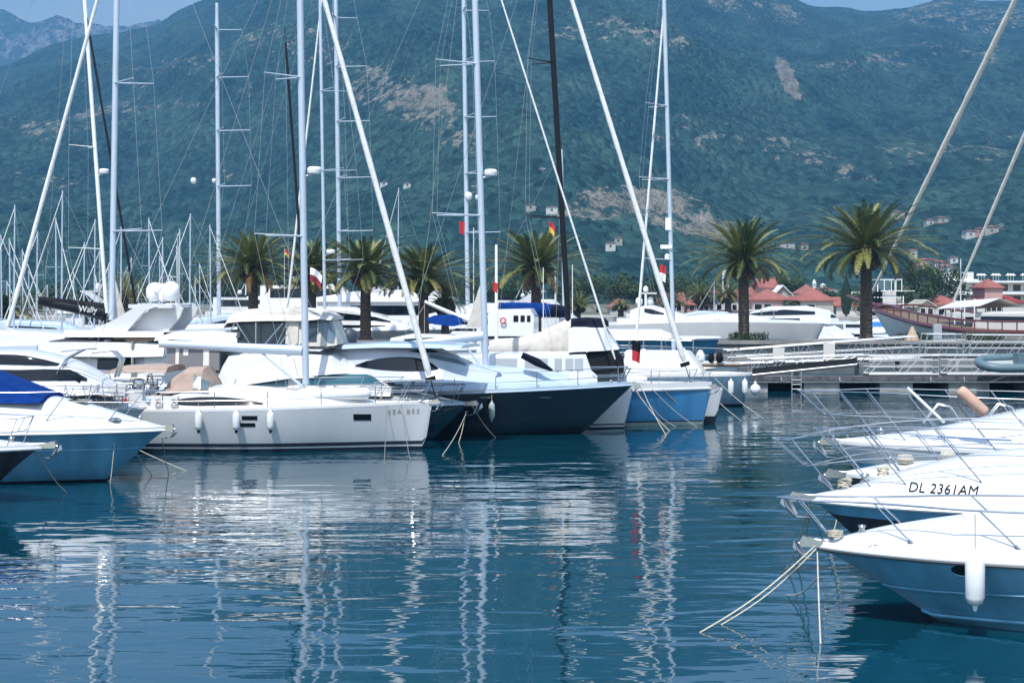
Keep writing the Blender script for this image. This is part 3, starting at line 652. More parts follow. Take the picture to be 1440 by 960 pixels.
class Hull: pass
def hull(b, L, B, kind='sail', rake=1.0, zm=None, zs=None, draft=.5, bands=(), mats=(gel,), a_bow=.95, a_mid=.42, ns=44, sheer=None, knuckle=0.0, stem_pow=1.0, transom=.25, rail=None, railm=whitem):
    """bands: [(z up to, slot)], last band runs to the gunwale."""
    hh = Hull(); zb = b.zb; zm = zb * .9 if zm is None else zm; zs = zb * .85 if zs is None else zs
    tab = [(0, zb), (.5, zm), (1, zs)]
    W_ = lambda x: B / 2 * smooth_tab(PLAN[kind], -x / L)
    zg = lambda x: smooth_tab(tab, max(0, min(1, -x / L)))
    def zk(x):
        u = -x / rake if rake > 0 else 9
        if u < 1: return zb * (1 - u ** stem_pow) if stem_pow != 1 else zb * (1 - u)
        return -draft * min(1, (u - 1) * rake / (L * .18))
    def ax(x): return lerp(a_bow, a_mid, min(1, (-x / L) / .42) ** .8)
    def side(x, z):
        k = max(0.0, min(1.0, (z - zk(x)) / max(1e-4, zg(x) - zk(x)))); f = k ** ax(x)
        if knuckle: f = f + knuckle * math.sin(math.pi * min(1, max(0, k))) * (0) 
        return W_(x) * f
    hh.W, hh.zg, hh.side, hh.L, hh.B, hh.zk = W_, zg, side, L, B, zk
    bz = [z for z, _ in bands][:-1] if bands else []
    low = [-draft, -draft * .6, -draft * .3]
    frac = [i / 9 for i in range(10)]
    zf = (bz[-1] if bz else 0.0)
    rings = []
    xs = [-(i / ns) ** 1.35 * L for i in range(ns + 1)]
    for x in xs:
        k0, g = zk(x), zg(x); zz = [max(k0, q) for q in low] + [max(k0, min(g, q)) for q in ([0.0] + bz if bz else [0.0])]
        base = max(k0, zf); zz += [base + (g - base) * f for f in frac[1:]]
        half = [(x, side(x, z), z) for z in [k0] + zz]
        rings.append([(px_, -y, z) for px_, y, z in half[::-1]] + half[1:])
    nz = len(rings[0]) // 2
    def slot(i, k):
        kk = k - nz if k >= nz else nz - 1 - k       # band index from keel up
        if not bands: return 0
        j = kk - (1 + len(low))
        return bands[0][1] if j < 0 else bands[min(j, len(bands) - 1)][1]
    q = MB(); q.loft(rings, mfun=slot)
    n = len(rings[0]); st = len(rings) - 1; c = len(q.v); last = rings[-1]
    rk = [(p[0] - transom * (1 - max(0, p[2]) / zs) * 1.0, p[1], p[2]) for p in last]
    q.add(rk, [tuple(range(n))[::-1]], bands[-1][1] if bands else 0)
    q.loft([last, rk], mi=bands[-1][1] if bands else 0)
    o = q.build('hull', list(mats), b.root, smooth=32); hh.obj = o
    if rail:
        q = MB()
        for sg in (-1, 1):
            q.tube([(x, sg * (W_(x) + .01), zg(x) - .05) for x in xs], rail, 6, flat=1.4)
        q.tube([(0.02, -W_(0), zb - .05), (.05, 0, zb - .05), (.02, W_(0), zb - .05)], rail, 6)
        q.build('rub_rail', railm, b.root)
    return hh
def deck(b, h, camber=((0, .1), (1, .12)), m=deckm, x_end=None, inset=0.0, toe=.05, p=2.0, name='deck', m_edge=None):
    xs = [-(i / 40) ** 1.25 * h.L for i in range(41)]; rings = []
    for x in xs:
        w_ = max(.005, h.W(x) - inset); z = h.zg(x); c = smooth_tab(camber, -x / h.L)
        ring = [(x, -w_, z - .02), (x, -w_, z + toe), (x, -w_ * .97, z + toe)]
        for k in range(13):
            u = -.965 + 1.93 * k / 12; ring.append((x, u * w_, z + c * (1 - abs(u) ** p) + .004))
        ring += [(x, w_ * .97, z + toe), (x, w_, z + toe), (x, w_, z - .02)]; rings.append(ring)
    q = MB(); q.loft(rings[::-1]); o = q.build(name, m, b.root, smooth=40)
    h.top = lambda x, y=0: h.zg(x) + smooth_tab(camber, -x / h.L) * (1 - min(1, abs(y) / max(.01, h.W(x))) ** p)
    return o

class Body: pass
def body(b, st, m, name='cabin', r=.18, camber=.06, parent=None, mats=None, nose=True, smooth=38):
    """st: [(x, zbot, zshoulder+top, wbot, wtop)] ordered by x; a closed, rounded superstructure block."""
    st = sorted(st); bd = Body(); bd.st = st; xs = [q[0] for q in st]
    def at(x):
        x = max(xs[0], min(xs[-1], x)); out = []
        for j in range(1, 5): out.append(interp([(q[0], q[j]) for q in st], x))
        return out
    def side(x, z):
        zb_, zt, wb, wt = at(x); rr = min(r, (zt - zb_) * .45); zs_ = zt - rr
        k = (z - zb_) / max(1e-3, zs_ - zb_)
        if k <= 1: return lerp(wb, wt, max(0, k))
        u = min(1, (z - zs_) / max(1e-3, rr)); return wt - rr * (1 - math.sqrt(max(0, 1 - u * u)))
    bd.at, bd.side = at, side
    n = max(10, len(st) * 5); xx = sorted(set([xs[0] + (xs[-1] - xs[0]) * i / n for i in range(n + 1)] + xs)); rings = []
    for x in xx:
        zb_, zt, wb, wt = at(x); rr = min(r, (zt - zb_) * .45); half = [(x, wb, zb_ - .03), (x, lerp(wb, wt, .5), lerp(zb_, zt - rr, .5))]
        for k in range(6):
            t = k / 5 * math.pi / 2; half.append((x, wt - rr + rr * math.cos(t), zt - rr + rr * math.sin(t)))
        wi = max(.01, wt - rr)
        for k in (.66, .33, 0): half.append((x, wi * k, zt + camber * (1 - k * k) * min(1, wt)))
        rings.append([(p[0], -p[1], p[2]) for p in half] + [p for p in half[::-1]][1:])
    q = MB(); q.loft(rings[::-1], caps=True); bd.obj = q.build(name, mats or m, parent or b.root, smooth=smooth); return bd
def pxbody(b, pts, wb, wt, m, name='cabin', r=.18, camber=.06, vscale=.7, zlow=None, **kw):
    """pts: [(px, y_top, y_bottom)] traced on the near side."""
    st = []; ns_ = -1 if b.ca > 0 else 1
    for i, (px, yt, yb) in enumerate(pts):
        wbi = wb[i] if isinstance(wb, (list, tuple)) else wb; wti = wt[i] if isinstance(wt, (list, tuple)) else wt
        x, zt = b.L(px, yt, ns_ * wti * .6); _, zb_ = b.L(px, yb, ns_ * wbi)
        if zlow is not None: zb_ = zlow
        st.append((x, zb_, max(zt, zb_ + .03), wbi, wti))
    return body(b, st, m, name, r, camber, **kw)
def win(b, bd, pts, m=glass, name='window', off=.022, parent=None, sides=(-1, 1), frame=None):
    """pts: [(x, zlo, zhi)] patch that follows the surface of a body or hull."""
    pts = sorted(pts); x0, x1 = pts[0][0], pts[-1][0]; n = 14
    for sg in sides:
        rows = []
        for i in range(n + 1):
            x = x0 + (x1 - x0) * i / n; lo = interp([(p[0], p[1]) for p in pts], x); hi = interp([(p[0], p[2]) for p in pts], x)
            rows.append([(x, sg * (bd.side(x, lerp(lo, hi, k / 3)) + off), lerp(lo, hi, k / 3)) for k in range(4)])
        inner = [[(p[0], p[1] - sg * (off + .01), p[2]) for p in r_] for r_ in rows]
        q = MB()
        if sg > 0: rows, inner = rows[::-1], inner[::-1]
        q.loft(rows); per = [r_[0] for r_ in rows] + [rows[-1][1], rows[-1][2]] + [r_[3] for r_ in rows[::-1]] + [rows[0][2], rows[0][1]]
        pin = [r_[0] for r_ in inner] + [inner[-1][1], inner[-1][2]] + [r_[3] for r_ in inner[::-1]] + [inner[0][2], inner[0][1]]
        q.loft([per, pin], closed=True)
        o = q.build(name, m, parent or bd.obj, smooth=60)
def pxwin(b, bd, pts, m=glass, w=None, **kw):
    out = []; ns_ = -1 if b.ca > 0 else 1
    for px, yt, yb in pts:
        v = ns_ * (w if w is not None else 1.5)
        for _ in range(3):
            x, zh = b.L(px, yt, v); _, zl = b.L(px, yb, v); 
            if w is None: v = ns_ * max(.05, bd.side(x, (zh + zl) / 2))
        out.append((x, zl, zh))
    win(b, bd, out, m, **kw)

def rails(b, h, x0, x1, height=.62, n=6, r=.013, lean=0.0, mid=True, m=steel, ext=0.0, inset=.06, name='guard_rail', tips=None, sag=0.0, close=True, rr=None, gx=None):
    """stanchions and two rails on both sides, closed round the bow by a pulpit hoop when ext > 0"""
    q = MB(); rr = rr or r
    xs = gx or [lerp(x0, x1, i / (n - 1)) for i in range(n)]
    def base(x, sg):
        y = max(.03, h.W(x) - inset); return Vector((x, sg * y, (h.top(x, y) if hasattr(h, 'top') and inset > .15 else h.zg(x) + .03)))
    def topp(x, sg, k=1.0): p = base(x, sg); return p + Vector((lean * k, sg * .03, height * k))
    ends = {}
    for sg in (-1, 1):
        for x in xs: q.tube([base(x, sg), topp(x, sg)], r, 6)
        xa = [lerp(xs[0], xs[-1], i / 24) for i in range(25)]
        for k in ([1.0, .5] if mid else [1.0]):
            pts = [topp(x, sg, k) for x in xa]
            if ext > 0:
                e = pts[0]; pts = [Vector((e.x + ext * k, sg * max(.16, abs(e.y) * .5), e.z + .02))] + [Vector((e.x + ext * .6 * k, sg * max(.2, abs(e.y) * .85), e.z + .01))] + pts
            q.tube(pts, rr if k == 1 else r * .8, 6); ends[(sg, k)] = pts[0]
        if ext > 0 and mid: q.tube([ends[(sg, 1.0)], ends[(sg, .5)]], r, 6)
    if ext > 0:
        for k in ([1.0, .5] if mid else [1.0]):
            e = topp(xs[0], 1, k); y = max(.16, abs(e.y) * .5); q.tube([(e.x + ext * k, -y, e.z + .02), (e.x + ext * k + .05, 0, e.z + .02), (e.x + ext * k, y, e.z + .02)], rr, 6)
    return q.build(name, m, b.root)

def rig(b, base, top, d, ztop, spreaders=(), m=alu, stay=None, stay_r=.05, staym=furl, backx=None, boom=None, boom_r=.12, boomm=None, shroud=True, cl=1.2, dome=None, radar=None, boom_taper=.7, shr=.006):
    """mast traced between two photo points on the centre plane and carried on to its real height"""
    xb, zb_ = b.L(*base); xt, zt = b.L(*top); k = (ztop - zb_) / (zt - zb_); xT = xb + (xt - xb) * k
    mx = lambda z: xb + (xT - xb) * (z - zb_) / (ztop - zb_)
    q = MB(); n = 10; q.tube([(mx(lerp(zb_, ztop, i / n)), 0, lerp(zb_, ztop, i / n)) for i in range(n + 1)], [d / 2] * n + [d * .36], 14)
    mo = q.build('mast', m, b.root, smooth=50); q = MB()
    q.tube([(mx(ztop), 0, ztop), (mx(ztop) - .05, 0, ztop + .8)], .012, 5); q.tube([(mx(ztop), 0, ztop), (mx(ztop) + .5, 0, ztop + .1)], .012, 5); q.build('masthead_unit', blackm, mo)
    tips = []
    for (py, dpx) in spreaders:
        z = b.L(base[0] + (top[0]-base[0]) * (py - base[1]) / (top[1]-base[1]), py)[1]; sw = abs(dpx) / b.s
        for sg in (-1, 1):
            tip = Vector((mx(z) - sw * (1 if dpx < 0 else -1) * (1 if b.ca > 0 else -1), sg * cl * .8, z + .06 + .0)); tips.append((tip, sg))
            q = MB(); q.tube([(mx(z), sg * .05, z), tip], [max(.055, d * .26), max(.035, d * .16)], 6, flat=.5); q.build('spreader', m, mo)
    if shroud:
        for sg in (-1, 1):
            pts = [Vector((mx(ztop) , 0, ztop - .3))] + [t for t, s_ in sorted(tips, key=lambda q_: -q_[0].z) if s_ == sg] + [Vector((xb - .3, sg * cl, b.zb * .95))]
            MB().tube(pts, shr, 4, caps=False).build('shroud', galv, mo)
    if stay:
        p0 = b.L(*stay[0]); p1 = b.L(*stay[1]); v0 = Vector((p0[0], 0, p0[1])); v1 = Vector((p1[0], 0, p1[1])); dv = (v1 - v0)
        k = min(4, (ztop - .4 - v0.z) / dv.z); e = v0 + dv * k; n = 60; rd = random.Random(int(v0.x * 9)); q = MB()
        q.tube([v0 + (e - v0) * (i / n) for i in range(n + 1)], [stay_r * (.55 if i < 1 else 1) * (1.12 - .35 * i / n) * rd.uniform(.93, 1.07) for i in range(n + 1)], 8)
        q.build('furled_headsail', staym, b.root, smooth=60); q = MB(); dn = dv.normalized()
        q.tube([v0 - dn * .05, v0 - dn * .2], [stay_r * 1.8, stay_r * 1.8], 12); q.tube([v0 - dn * .2, v0 - dn * .7], [.02, .02], 6); q.build('furler_drum', blackm, b.root)
    if backx is not None:
        MB().tube([(mx(ztop), 0, ztop), (backx, 0, b.zb * .9)], .008, 4).build('backstay', galv, b.root)
    if boom:
        p0 = b.L(*boom[0]); p1 = b.L(*boom[1]); v0 = Vector((p0[0], 0, p0[1])); v1 = Vector((p1[0], 0, p1[1]))
        bo = MB().tube([v0, v0.lerp(v1, .12), v0.lerp(v1, .9), v1], [boom_r * boom_taper, boom_r * boom_taper, boom_r, boom_r], 10, flat=1.25).build('boom', boomm or m, b.root, smooth=50)
        q = MB(); q.tube([v0.lerp(v1, .68), (mx(b.zb + .5) , 0, b.zb + .45)], [.04, .055], 6); q.build('boom_vang', alu, bo)
        MB().tube([v0.lerp(v1, .05), (mx(ztop), 0, ztop)], .005, 4).build('topping_lift', rope, bo)
        MB().tube([v0.lerp(v1, .35), (v0.lerp(v1, .35).x, 0, b.zb + .4)], .012, 4).build('mainsheet', rope, bo)
    if radar:
        py, sg = radar; z = b.L(base[0], py)[1]; q = MB(); x = mx(z) + sg * .42
        q.lathe([(.0, -.1), (.24, -.1), (.26, -.04), (.26, .06), (.20, .13), (0, .15)], (x, 0, z), 14); ro = q.build('radar', whitem, mo)
        MB().tube([(mx(z), 0, z - .22), (x, 0, z - .11)], .03, 5).build('bracket', m, ro)
    b.mx = mx; return mo
def anchor(b, x=.12, z=None, s=1.0, m=galv, drop=.0):
    z = (b.zb if z is None else z); q = MB()
    q.tube([(x - .75 * s, 0, z + .06), (x - .1 * s, 0, z + .07), (x + .22 * s, 0, z + .0)], .028 * s, 6)
    # fluke: curved plough
    q.loft([[(x + .30*s, -.02, z + .03), (x + .33*s, 0, z + .05), (x + .30*s, .02, z + .03)],
            [(x + .26*s, -.17*s, z - .16*s), (x + .36*s, 0, z - .10*s), (x + .26*s, .17*s, z - .16*s)],
            [(x + .05*s, -.20*s, z - .34*s), (x + .14*s, 0, z - .33*s), (x + .05*s, .20*s, z - .34*s)],
            [(x - .22*s, -.03*s, z - .36*s), (x - .18*s, 0, z - .40*s), (x - .22*s, .03*s, z - .36*s)]])
    q.loft([[(x + .30*s, .02, z + .0), (x + .30*s, -.02, z + .0)], [(x + .22*s, .17*s, z - .17*s), (x + .22*s, -.17*s, z - .17*s)], [(x + .02*s, .19*s, z - .35*s), (x + .02*s, -.19*s, z - .35*s)], [(x - .22*s, .03*s, z - .37*s), (x - .22*s, -.03*s, z - .37*s)]])
    q.tube([(x + .2*s, 0, z), (x + .05*s, 0, z - .3*s)], .03 * s, 6)
    ao = q.build('anchor', m, b.root); q = MB()
    for sg in (-1, 1): q.slab([(x - .35*s, z - .05), (x + .16*s, z - .05), (x + .2*s, z + .03), (x + .12*s, z + .14), (x - .35*s, z + .05)], sg * .07 - .012, sg * .07 + .012)
    q.tube([(x + .08*s, -.07, z + .05), (x + .08*s, .07, z + .05)], .045, 8); q.build('bow_roller', steel, b.root)
    k = .75 * s; xw = x - 1.25 * s; zw = b.hh.top(xw) - .015
    q = MB(); q.lathe([(.11*k, 0), (.13*k, .05*k), (.09*k, .08*k), (.09*k, .16*k), (.13*k, .2*k), (.1*k, .24*k), (0, .25*k)], (xw, 0, zw), 12); q.build('windlass', steel, b.root)
fcount = [0]
def fender(b, x, side_y, ztop, length=.72, r=.13, label='', m=fendw, group='fenders hanging along the hulls', knob=True, rope_to=None):
    p = b.W(x, side_y, 0); root = empty('fender', (p.x, p.y, ztop - length), b.a, label, 'fender', group)
    q = MB(); q.lathe([(.02, -.10), (.035, -.06), (.05, 0), (r*.75, .03), (r, .12), (r, length - .12), (r*.75, length - .03), (.05, length), (.035, length + .05), (.02, length + .08)], n=14)
    q.build('float', m, root, smooth=50)
    if knob: MB().lathe([(.03, -.11), (.05, -.05), (.055, .01), (r*.5, .02)], n=10).build('end_cap', blackm if m is fendw else m, root)
    t = rope_to if rope_to else ztop + .3
    MB().tube([(0, 0, length + .05), (0, .0, t - (ztop - length))], .011, 5).build('lanyard', rope, root); return root
def line(p0, p1, label, r=.014, sag=.11, m=rope, group='mooring lines into the water', cat='rope', name='mooring_line'):
    p0, p1 = Vector(p0), Vector(p1); n = 14; q = MB(); base = p1.copy() if p1.z < p0.z else p0.copy()
    pts = [p0.lerp(p1, i / n) + Vector((0, 0, -sag * math.sin(math.pi * i / n))) - base for i in range(n + 1)]
    q.tube(pts, r, 6); return tag(q.build(name, m, loc=base, smooth=60), label, cat, group)
def text(s, size, loc, rot, m, parent, extrude=.004, shear=0.0, name='lettering', sx=1.0, font=None):
    c = bpy.data.curves.new('lettering_curve', 'FONT'); c.body = s; c.size = size; c.extrude = extrude; c.shear = shear; c.align_x = 'LEFT'; c.space_character = sx; c.offset = 0; c.resolution_u = 3
    t = bpy.data.objects.new('lettering_tmp', c); COL.objects.link(t)
    dg = bpy.context.evaluated_depsgraph_get(); me = bpy.data.meshes.new_from_object(t.evaluated_get(dg)); me.name = name
    bpy.data.objects.remove(t); bpy.data.curves.remove(c)
    me.materials.clear(); me.materials.append(m); o = bpy.data.objects.new(name, me); COL.objects.link(o); o.parent = parent
    o.location = loc; o.rotation_euler = rot; return o
def wrap_text(o, b, h, off=.006):   # press the letters of a mesh onto the curved hull side
    mw = Matrix.LocRotScale(o.location, o.rotation_euler.to_matrix(), None); inv = mw.inverted()
    for v in o.data.vertices:
        p = mw @ v.co; d = abs(v.co.z); y = -(h.side(p.x, p.z) + off + (0.004 if v.co.z > 0 else 0)); p.y = y; v.co = inv @ p
    o.data.update()
def hatch(b, h, x, y=0, s=.5, m=glass):
    z = h.top(x, y) + .02; fo = MB().box((x, y, z), (s, s, .05)).build('deck_hatch', steel, b.root, smooth=0)
    MB().box((x, y, z + .03), (s * .82, s * .82, .02)).build('pane', m, fo, smooth=0)
def dome(parent, at, r, h, m=whitem, name='satellite_dome'):
    q = MB(); q.lathe([(r*.6, 0), (r*.75, h*.12), (r*.98, h*.22), (r, h*.55)] + [(r*math.cos(t), h*.55 + h*.45*math.sin(t)) for t in (.3, .6, .9, 1.2, 1.5)], at, 18); return q.build(name, m, parent, smooth=50)
def flag(name, at, w_, h_, cols, label, seed=1, group=None, droop=.5, vertical=False, staff=None):
    """cols: list of materials as stripes"""
    root = empty(name, at, 0, label, 'flag', group); n = 12; rd = random.Random(seed); k = len(cols)
    if staff: MB().tube([(0,0,-staff), (0,0,.1)], .015, 6).build('staff', whitem, root)
    q = MB(); rows = []
    for i in range(n + 1):
        u = i / n; x = w_ * u * (1 - droop * .3); rows.append([(x * (1 - .15 * j / (2 * k)), .10 * math.sin(u * 7 + j * .4 + seed) * w_, -h_ * j / (2 * k) - droop * w_ * u * u) for j in range(2 * k + 1)])
    rows2 = [[(p[0], p[1] + .006, p[2]) for p in r_] for r_ in rows]
    q.loft(rows, mfun=lambda i, j: min(k - 1, j // 2)); q.loft(rows2[::-1], mfun=lambda i, j: min(k - 1, j // 2))
    q.build('cloth', cols, root, smooth=60); return root

# ================================================================ boats moored with bows to the open basin (left side)
gb = None
# ---- A dark hulled motor boat, only its bow in the picture
def boat_A():
    b = Boat('motor_boat', 'motor boat with near black hull and white foredeck, only its pointed bow showing', 'boat', (60, 627), 54, (.99, -.12))
    h = b.hh = hull(b, 11, 3.5, 'motor', 1.75, 1.42, 1.35, .5, mats=(maroon,), a_bow=1.15, a_mid=.45, rail=.03, railm=gel, stem_pow=1.15)
    deck(b, h, ((0, .03), (.12, .16), (.4, .5), (1, .5)), gel)
    body(b, [(-9.5, 1.5, 2.5, 1.3, 1.1), (-6.2, 1.5, 2.6, 1.3, 1.0), (-4.4, 1.6, 1.75, .9, .7)], gel)
    rails(b, h, -.75, -4.6, .72, 4, .011, lean=.28, ext=.1, name='guard_rail')
    anchor(b, .22, s=.85); hatch(b, h, -2.4)
    b_ = b; return b
A = boat_A()
# ---- B big white motor yacht with blue hull
def boat_B():
    b = Boat('motor_yacht', 'white decked motor yacht with blue grey topsides and a royal blue cockpit tarpaulin', 'motor yacht', (234, 603), 48.5, (.995, -.08))
    h = b.hh = hull(b, 15, 4.3, 'motor', 1.75, 1.5, 1.5, .6, bands=[(.07, 1), (9, 0)], mats=(steelhull, antif), a_bow=1.0, a_mid=.35, stem_pow=1.1)
    deck(b, h, ((0, .06), (.06, .3), (.14, .66), (.24, .98), (.5, 1.2), (1, 1.0)), gel, p=2.6, toe=.08)
    q = MB()
    for sg in (-1, 1): q.tube([(x, sg * (h.side(x, .98) + .004), .98) for x in [-.6 - i * .36 for i in range(39)]], .018, 5)
    q.build('hull_moulding', steelhull, b.root)
    q = MB()
    for sg in (-1, 1): q.tube([(x, sg * (h.W(x) + .01), h.zg(x) - .03) for x in [-.02 - i * .37 for i in range(40)]], .035, 6)
    q.build('rub_rail', whitem, b.root)
    body(b, [(-9.2, 2.3, 3.3, 1.5, 1.2), (-5.6, 2.3, 3.28, 1.45, 1.0), (-4.9, 2.35, 3.05, 1.35, .9), (-3.35, 2.35, 2.5, 1.2, .8)], bluecan, name='blue_tarpaulin', r=.1)
    rails(b, h, -1.5, -9, .82, 6, .014, lean=.62, mid=False, ext=.75, inset=.25, gx=[-1.5, -3.1, -5.0, -7, -9])
    anchor(b, .1, s=.7); hatch(b, h, -2.6, 0, .6)
    q = MB(); q.lathe([(.16, 0), (.18, .04), (.12, .07), (.06, .09)], (-1.35, -.55, h.top(-1.35, .55) - .02), 14); q.build('mooring_cleat', steel, b.root)
    line(b.W(-1.3, -.6, 1.75), G(155, 680), 'taut rope from the foredeck cleat to the water at the blue sided yacht stem', .014)
    line(b.W(-1.2, -.6, 1.75), G(214, 668), 'slanting bow rope of the blue sided yacht reaching the water ahead of its stem', .014)
    return b
B = boat_B()
line(A.W(-.15, 0, 1.35), G(93, 692), 'pale rope slanting from the bow of the near black motor boat to the water', .016)

# ---- SEABEE white sailing yacht
def boat_S():
    b = Boat('sailing_yacht', 'long white sailing yacht with navy waterline stripes, bow lettering SEA BEE and beige bimini', 'sailing yacht', (608, 566), 40.2, (.995, -.06))
    h = b.hh = hull(b, 13.3, 4.1, 'sail', .28, 1.45, 1.38, .5, bands=[(.11, 1), (.17, 0), (.30, 1), (.34, 0), (9, 0)], mats=(gel, antif), a_bow=.72, a_mid=.2, transom=.5)
    deck(b, h, ((0, .05), (.2, .1), (1, .12)), deckm, toe=.07)
    q = MB()
    for sg in (-1, 1): q.tube([(x, sg * (h.side(x, .98) + .0), .99) for x in [-.4 - i * .32 for i in range(40)]], .012, 5)
    q.build('hull_moulding', gel, b.root)
    st = [(150+0, 570, 590), (236, 566, 582), (246, 554, 580), (262, 547, 580), (290, 544.5, 578), (330, 545, 577), (372, 547.5, 576), (410, 552, 575), (450, 557, 573), (500, 561, 571), (552, 566, 569)]
    cab = pxbody(b, [(p, a, c + 4) for p, a, c in st], [1.5, 1.6, 1.6, 1.6, 1.55, 1.5, 1.45, 1.3, 1.1, .8, .35], [1.2, 1.3, 1.3, 1.25, 1.2, 1.15, 1.1, .95, .75, .5, .15], gel, 'coachroof', r=.22)
    pxwin(b, cab, [(246, 564, 566), (256, 560, 569.5), (280, 558, 570), (312, 558, 569.5), (345, 561, 569), (370, 566.5, 568.5)], glass)
    for a, c, d, e in ((340, 362, 584.5, 590.5), (338, 359, 594.5, 600), (497, 522, 582, 591)):
        pxwin(b, Hv(h, b), [(a, d, e), (c, d, e)], glass, name='hull_window', parent=h.obj, off=.01)
    for p, s_ in ((448, .55), (505, .4)):
        hatch(b, h, b.L(p, 560)[0], 0, s_)
        for c_ in b.root.children[-1:]: c_.location.z += (.28 if p < 480 else .12)
    t = text('SEA BEE', .22, (0, 0, 0), (R(90), 0, 0), gold, h.obj, sx=1.45, name='name_lettering', extrude=.001)
    x, z = b.L(544, 582, -.9); t.location = (x, -.9, z - .02); wrap_text(t, b, h)
    rig(b, (430, 541), (422, 0), .24, 18.8, spreaders=((332, -62), (109, -44)), stay=((604, 528), (456, 0)), stay_r=.105, backx=-13, boom=((224, 483), (425, 493)), boom_r=.15, boom_taper=.75, radar=(240, 1))
    # rolled dinghy on the foredeck
    x0, z0 = b.L(424, 552, 0); x1, z1 = b.L(520, 552, 0); q = MB()
    q.tube([(x0, -.5, z0 - .02), (x0 + .3, -.5, z0), (x1 - .2, -.5, z1), (x1, -.5, z1), (x1 + .12, -.5, z1)], [.16, .2, .22, .18, .05], 12, mi=0)
    o = q.build('rolled_dinghy', [fendw], smooth=50); o.location = b.W(0, 0, 0); o.rotation_euler = (0, 0, b.a)
    tag(o, 'white rolled up inflatable dinghy lashed on the foredeck of the yacht lettered SEA BEE', 'dinghy')
    rails(b, h, -1.9, -12.6, .62, 7, lean=0, ext=0, inset=.08, r=.017, rr=.012, name='lifelines')
    q = MB()                                   # pulpit
    zt = h.zg(0) + .78
    for sg in (-1, 1):
        q.tube([(-1.95, sg * .74, zt - .05), (-.5, sg * .42, zt), (.35, sg * .2, zt + .02)], .016, 6); q.tube([(-1.95, sg * .74, zt - .4), (-.3, sg * .38, zt - .36)], .012, 6)
        for xx in (-1.9, -1.05, -.3): q.tube([(xx - .12, sg * h.W(xx - .12) * .9, h.zg(xx)), (xx + .28, sg * (.2 - xx * .26), zt)], .014, 6)
    q.tube([(.35, -.2, zt + .02), (.38, 0, zt + .02), (.35, .2, zt + .02)], .016, 6); q.build('pulpit', steel, b.root)
    anchor(b, .1, s=.8)
    # sprayhood, bimini, steering wheels
    sp = pxbody(b, [(232, 548, 553), (246, 530, 552), (262, 519, 550), (288, 518, 549), (300, 541, 549)], 1.25, [1.0, 1.0, 1.0, .95, .85], beige, 'sprayhood', r=.25)
    pxwin(b, sp, [(272, 526, 546), (294, 537, 547)], paleglass)
    bm = pxbody(b, [(150, 524, 526), (170, 517, 523), (210, 514.5, 522), (240, 516, 523)], 1.4, 1.2, beige, 'bimini', r=.12); q = MB()
    for sg in (-1, 1):
        for p0, p1 in ((152, 176), (186, 176), (214, 205), (238, 205)):
            xa, za = b.L(p0, 524, sg * 1.35); xb, zb_ = b.L(p1, 575, sg * 1.45); q.tube([(xa, sg * 1.35, za), (xb, sg * 1.5, h.zg(xb))], .014, 6)
    q.build('bimini_frame', steel, b.root)
    for sg in (-1, 1):
        x, z = b.L(211, 540, sg * .9); q = MB(); c = [(x, sg * .9 + math.cos(t * math.pi / 10) * .42, h.zg(x) + .75 + math.sin(t * math.pi / 10) * .42) for t in range(21)]; q.tube(c, .016, 6, caps=False)
        for t in range(5): q.tube([(x, sg * .9, h.zg(x) + .75), (x, sg * .9 + math.cos(t * 1.2566) * .42, h.zg(x) + .75 + math.sin(t * 1.2566) * .42)], .01, 5)
        q.box((x + .15, sg * .9, h.zg(x) + .4), (.25, .3, .8)); q.build('steering_wheel', steel, b.root)
    x, z = b.L(198, 570, 0); q = MB(); q.box((x, 0, h.zg(x) + .28), (3.4, 3.0, .42)); q.box((x - 1.2, 0, h.zg(x) + .6), (.5, 2.6, .5)); q.build('cockpit_coaming', deckm, b.root, smooth=0)
    x, z = b.L(208, 541, -1.2); q = MB(); q.lathe([(.02, -.22), (.2, -.2), (.26, 0), (.22, .18), (.05, .24)], (x - .3, -1.3, z), 12); q.build('barbecue_pot', steel, b.root)
    q = MB()                                   # pushpit and davit tubes over the stern
    for sg in (-1, 1):
        for xx in (-12.9, -12.2, -11.2, -10.2): q.tube([(xx, sg * 1.75, h.zg(xx)), (xx - .05, sg * 1.8, h.zg(xx) + .95)], .018, 6)
        q.tube([(-13.0, sg * 1.2, h.zg(-13) + .95), (-12.9, sg * 1.8, h.zg(-13) + .95), (-10.1, sg * 1.85, h.zg(-10) + .95)], .018, 6); q.tube([(-12.9, sg * 1.78, h.zg(-13) + .5), (-10.1, sg * 1.82, h.zg(-10) + .5)], .014, 6)
    q.tube([(-13.0, -1.2, h.zg(-13) + .95), (-13.0, 1.2, h.zg(-13) + .95)], .018, 6); q.build('pushpit', steel, b.root)
    q = MB(); q.lathe([(.02, -.35), (.10, -.3), (.10, .05), (.17, .1), (.19, .3), (.12, .42), (.02, .45)], (-12.6, -1.9, 2.1), 10); q.box((-12.6, -1.9, 1.6), (.14, .1, .5)); q.build('outboard_motor', blackm, b.root)
    for k, (xx, yy, mm) in enumerate(((-11.6, -1.5, bluecan), (-11.2, -1.55, bluecan), (-10.4, -1.5, red))): MB().box((xx, yy, h.zg(xx) + .24), (.28, .18, .34)).build('fuel_can', mm, b.root, smooth=0)
    MB().tube([(-9.6, -1.5, h.zg(-9.6) + .3), (-10.2, -1.2, h.zg(-9.6) + .55), (-10.9, -1.5, h.zg(-9.6) + .25)], [.1, .16, .08], 8).build('cockpit_cushion', mat('pale_blue_cloth', (.25, .38, .55), .8), b.root)
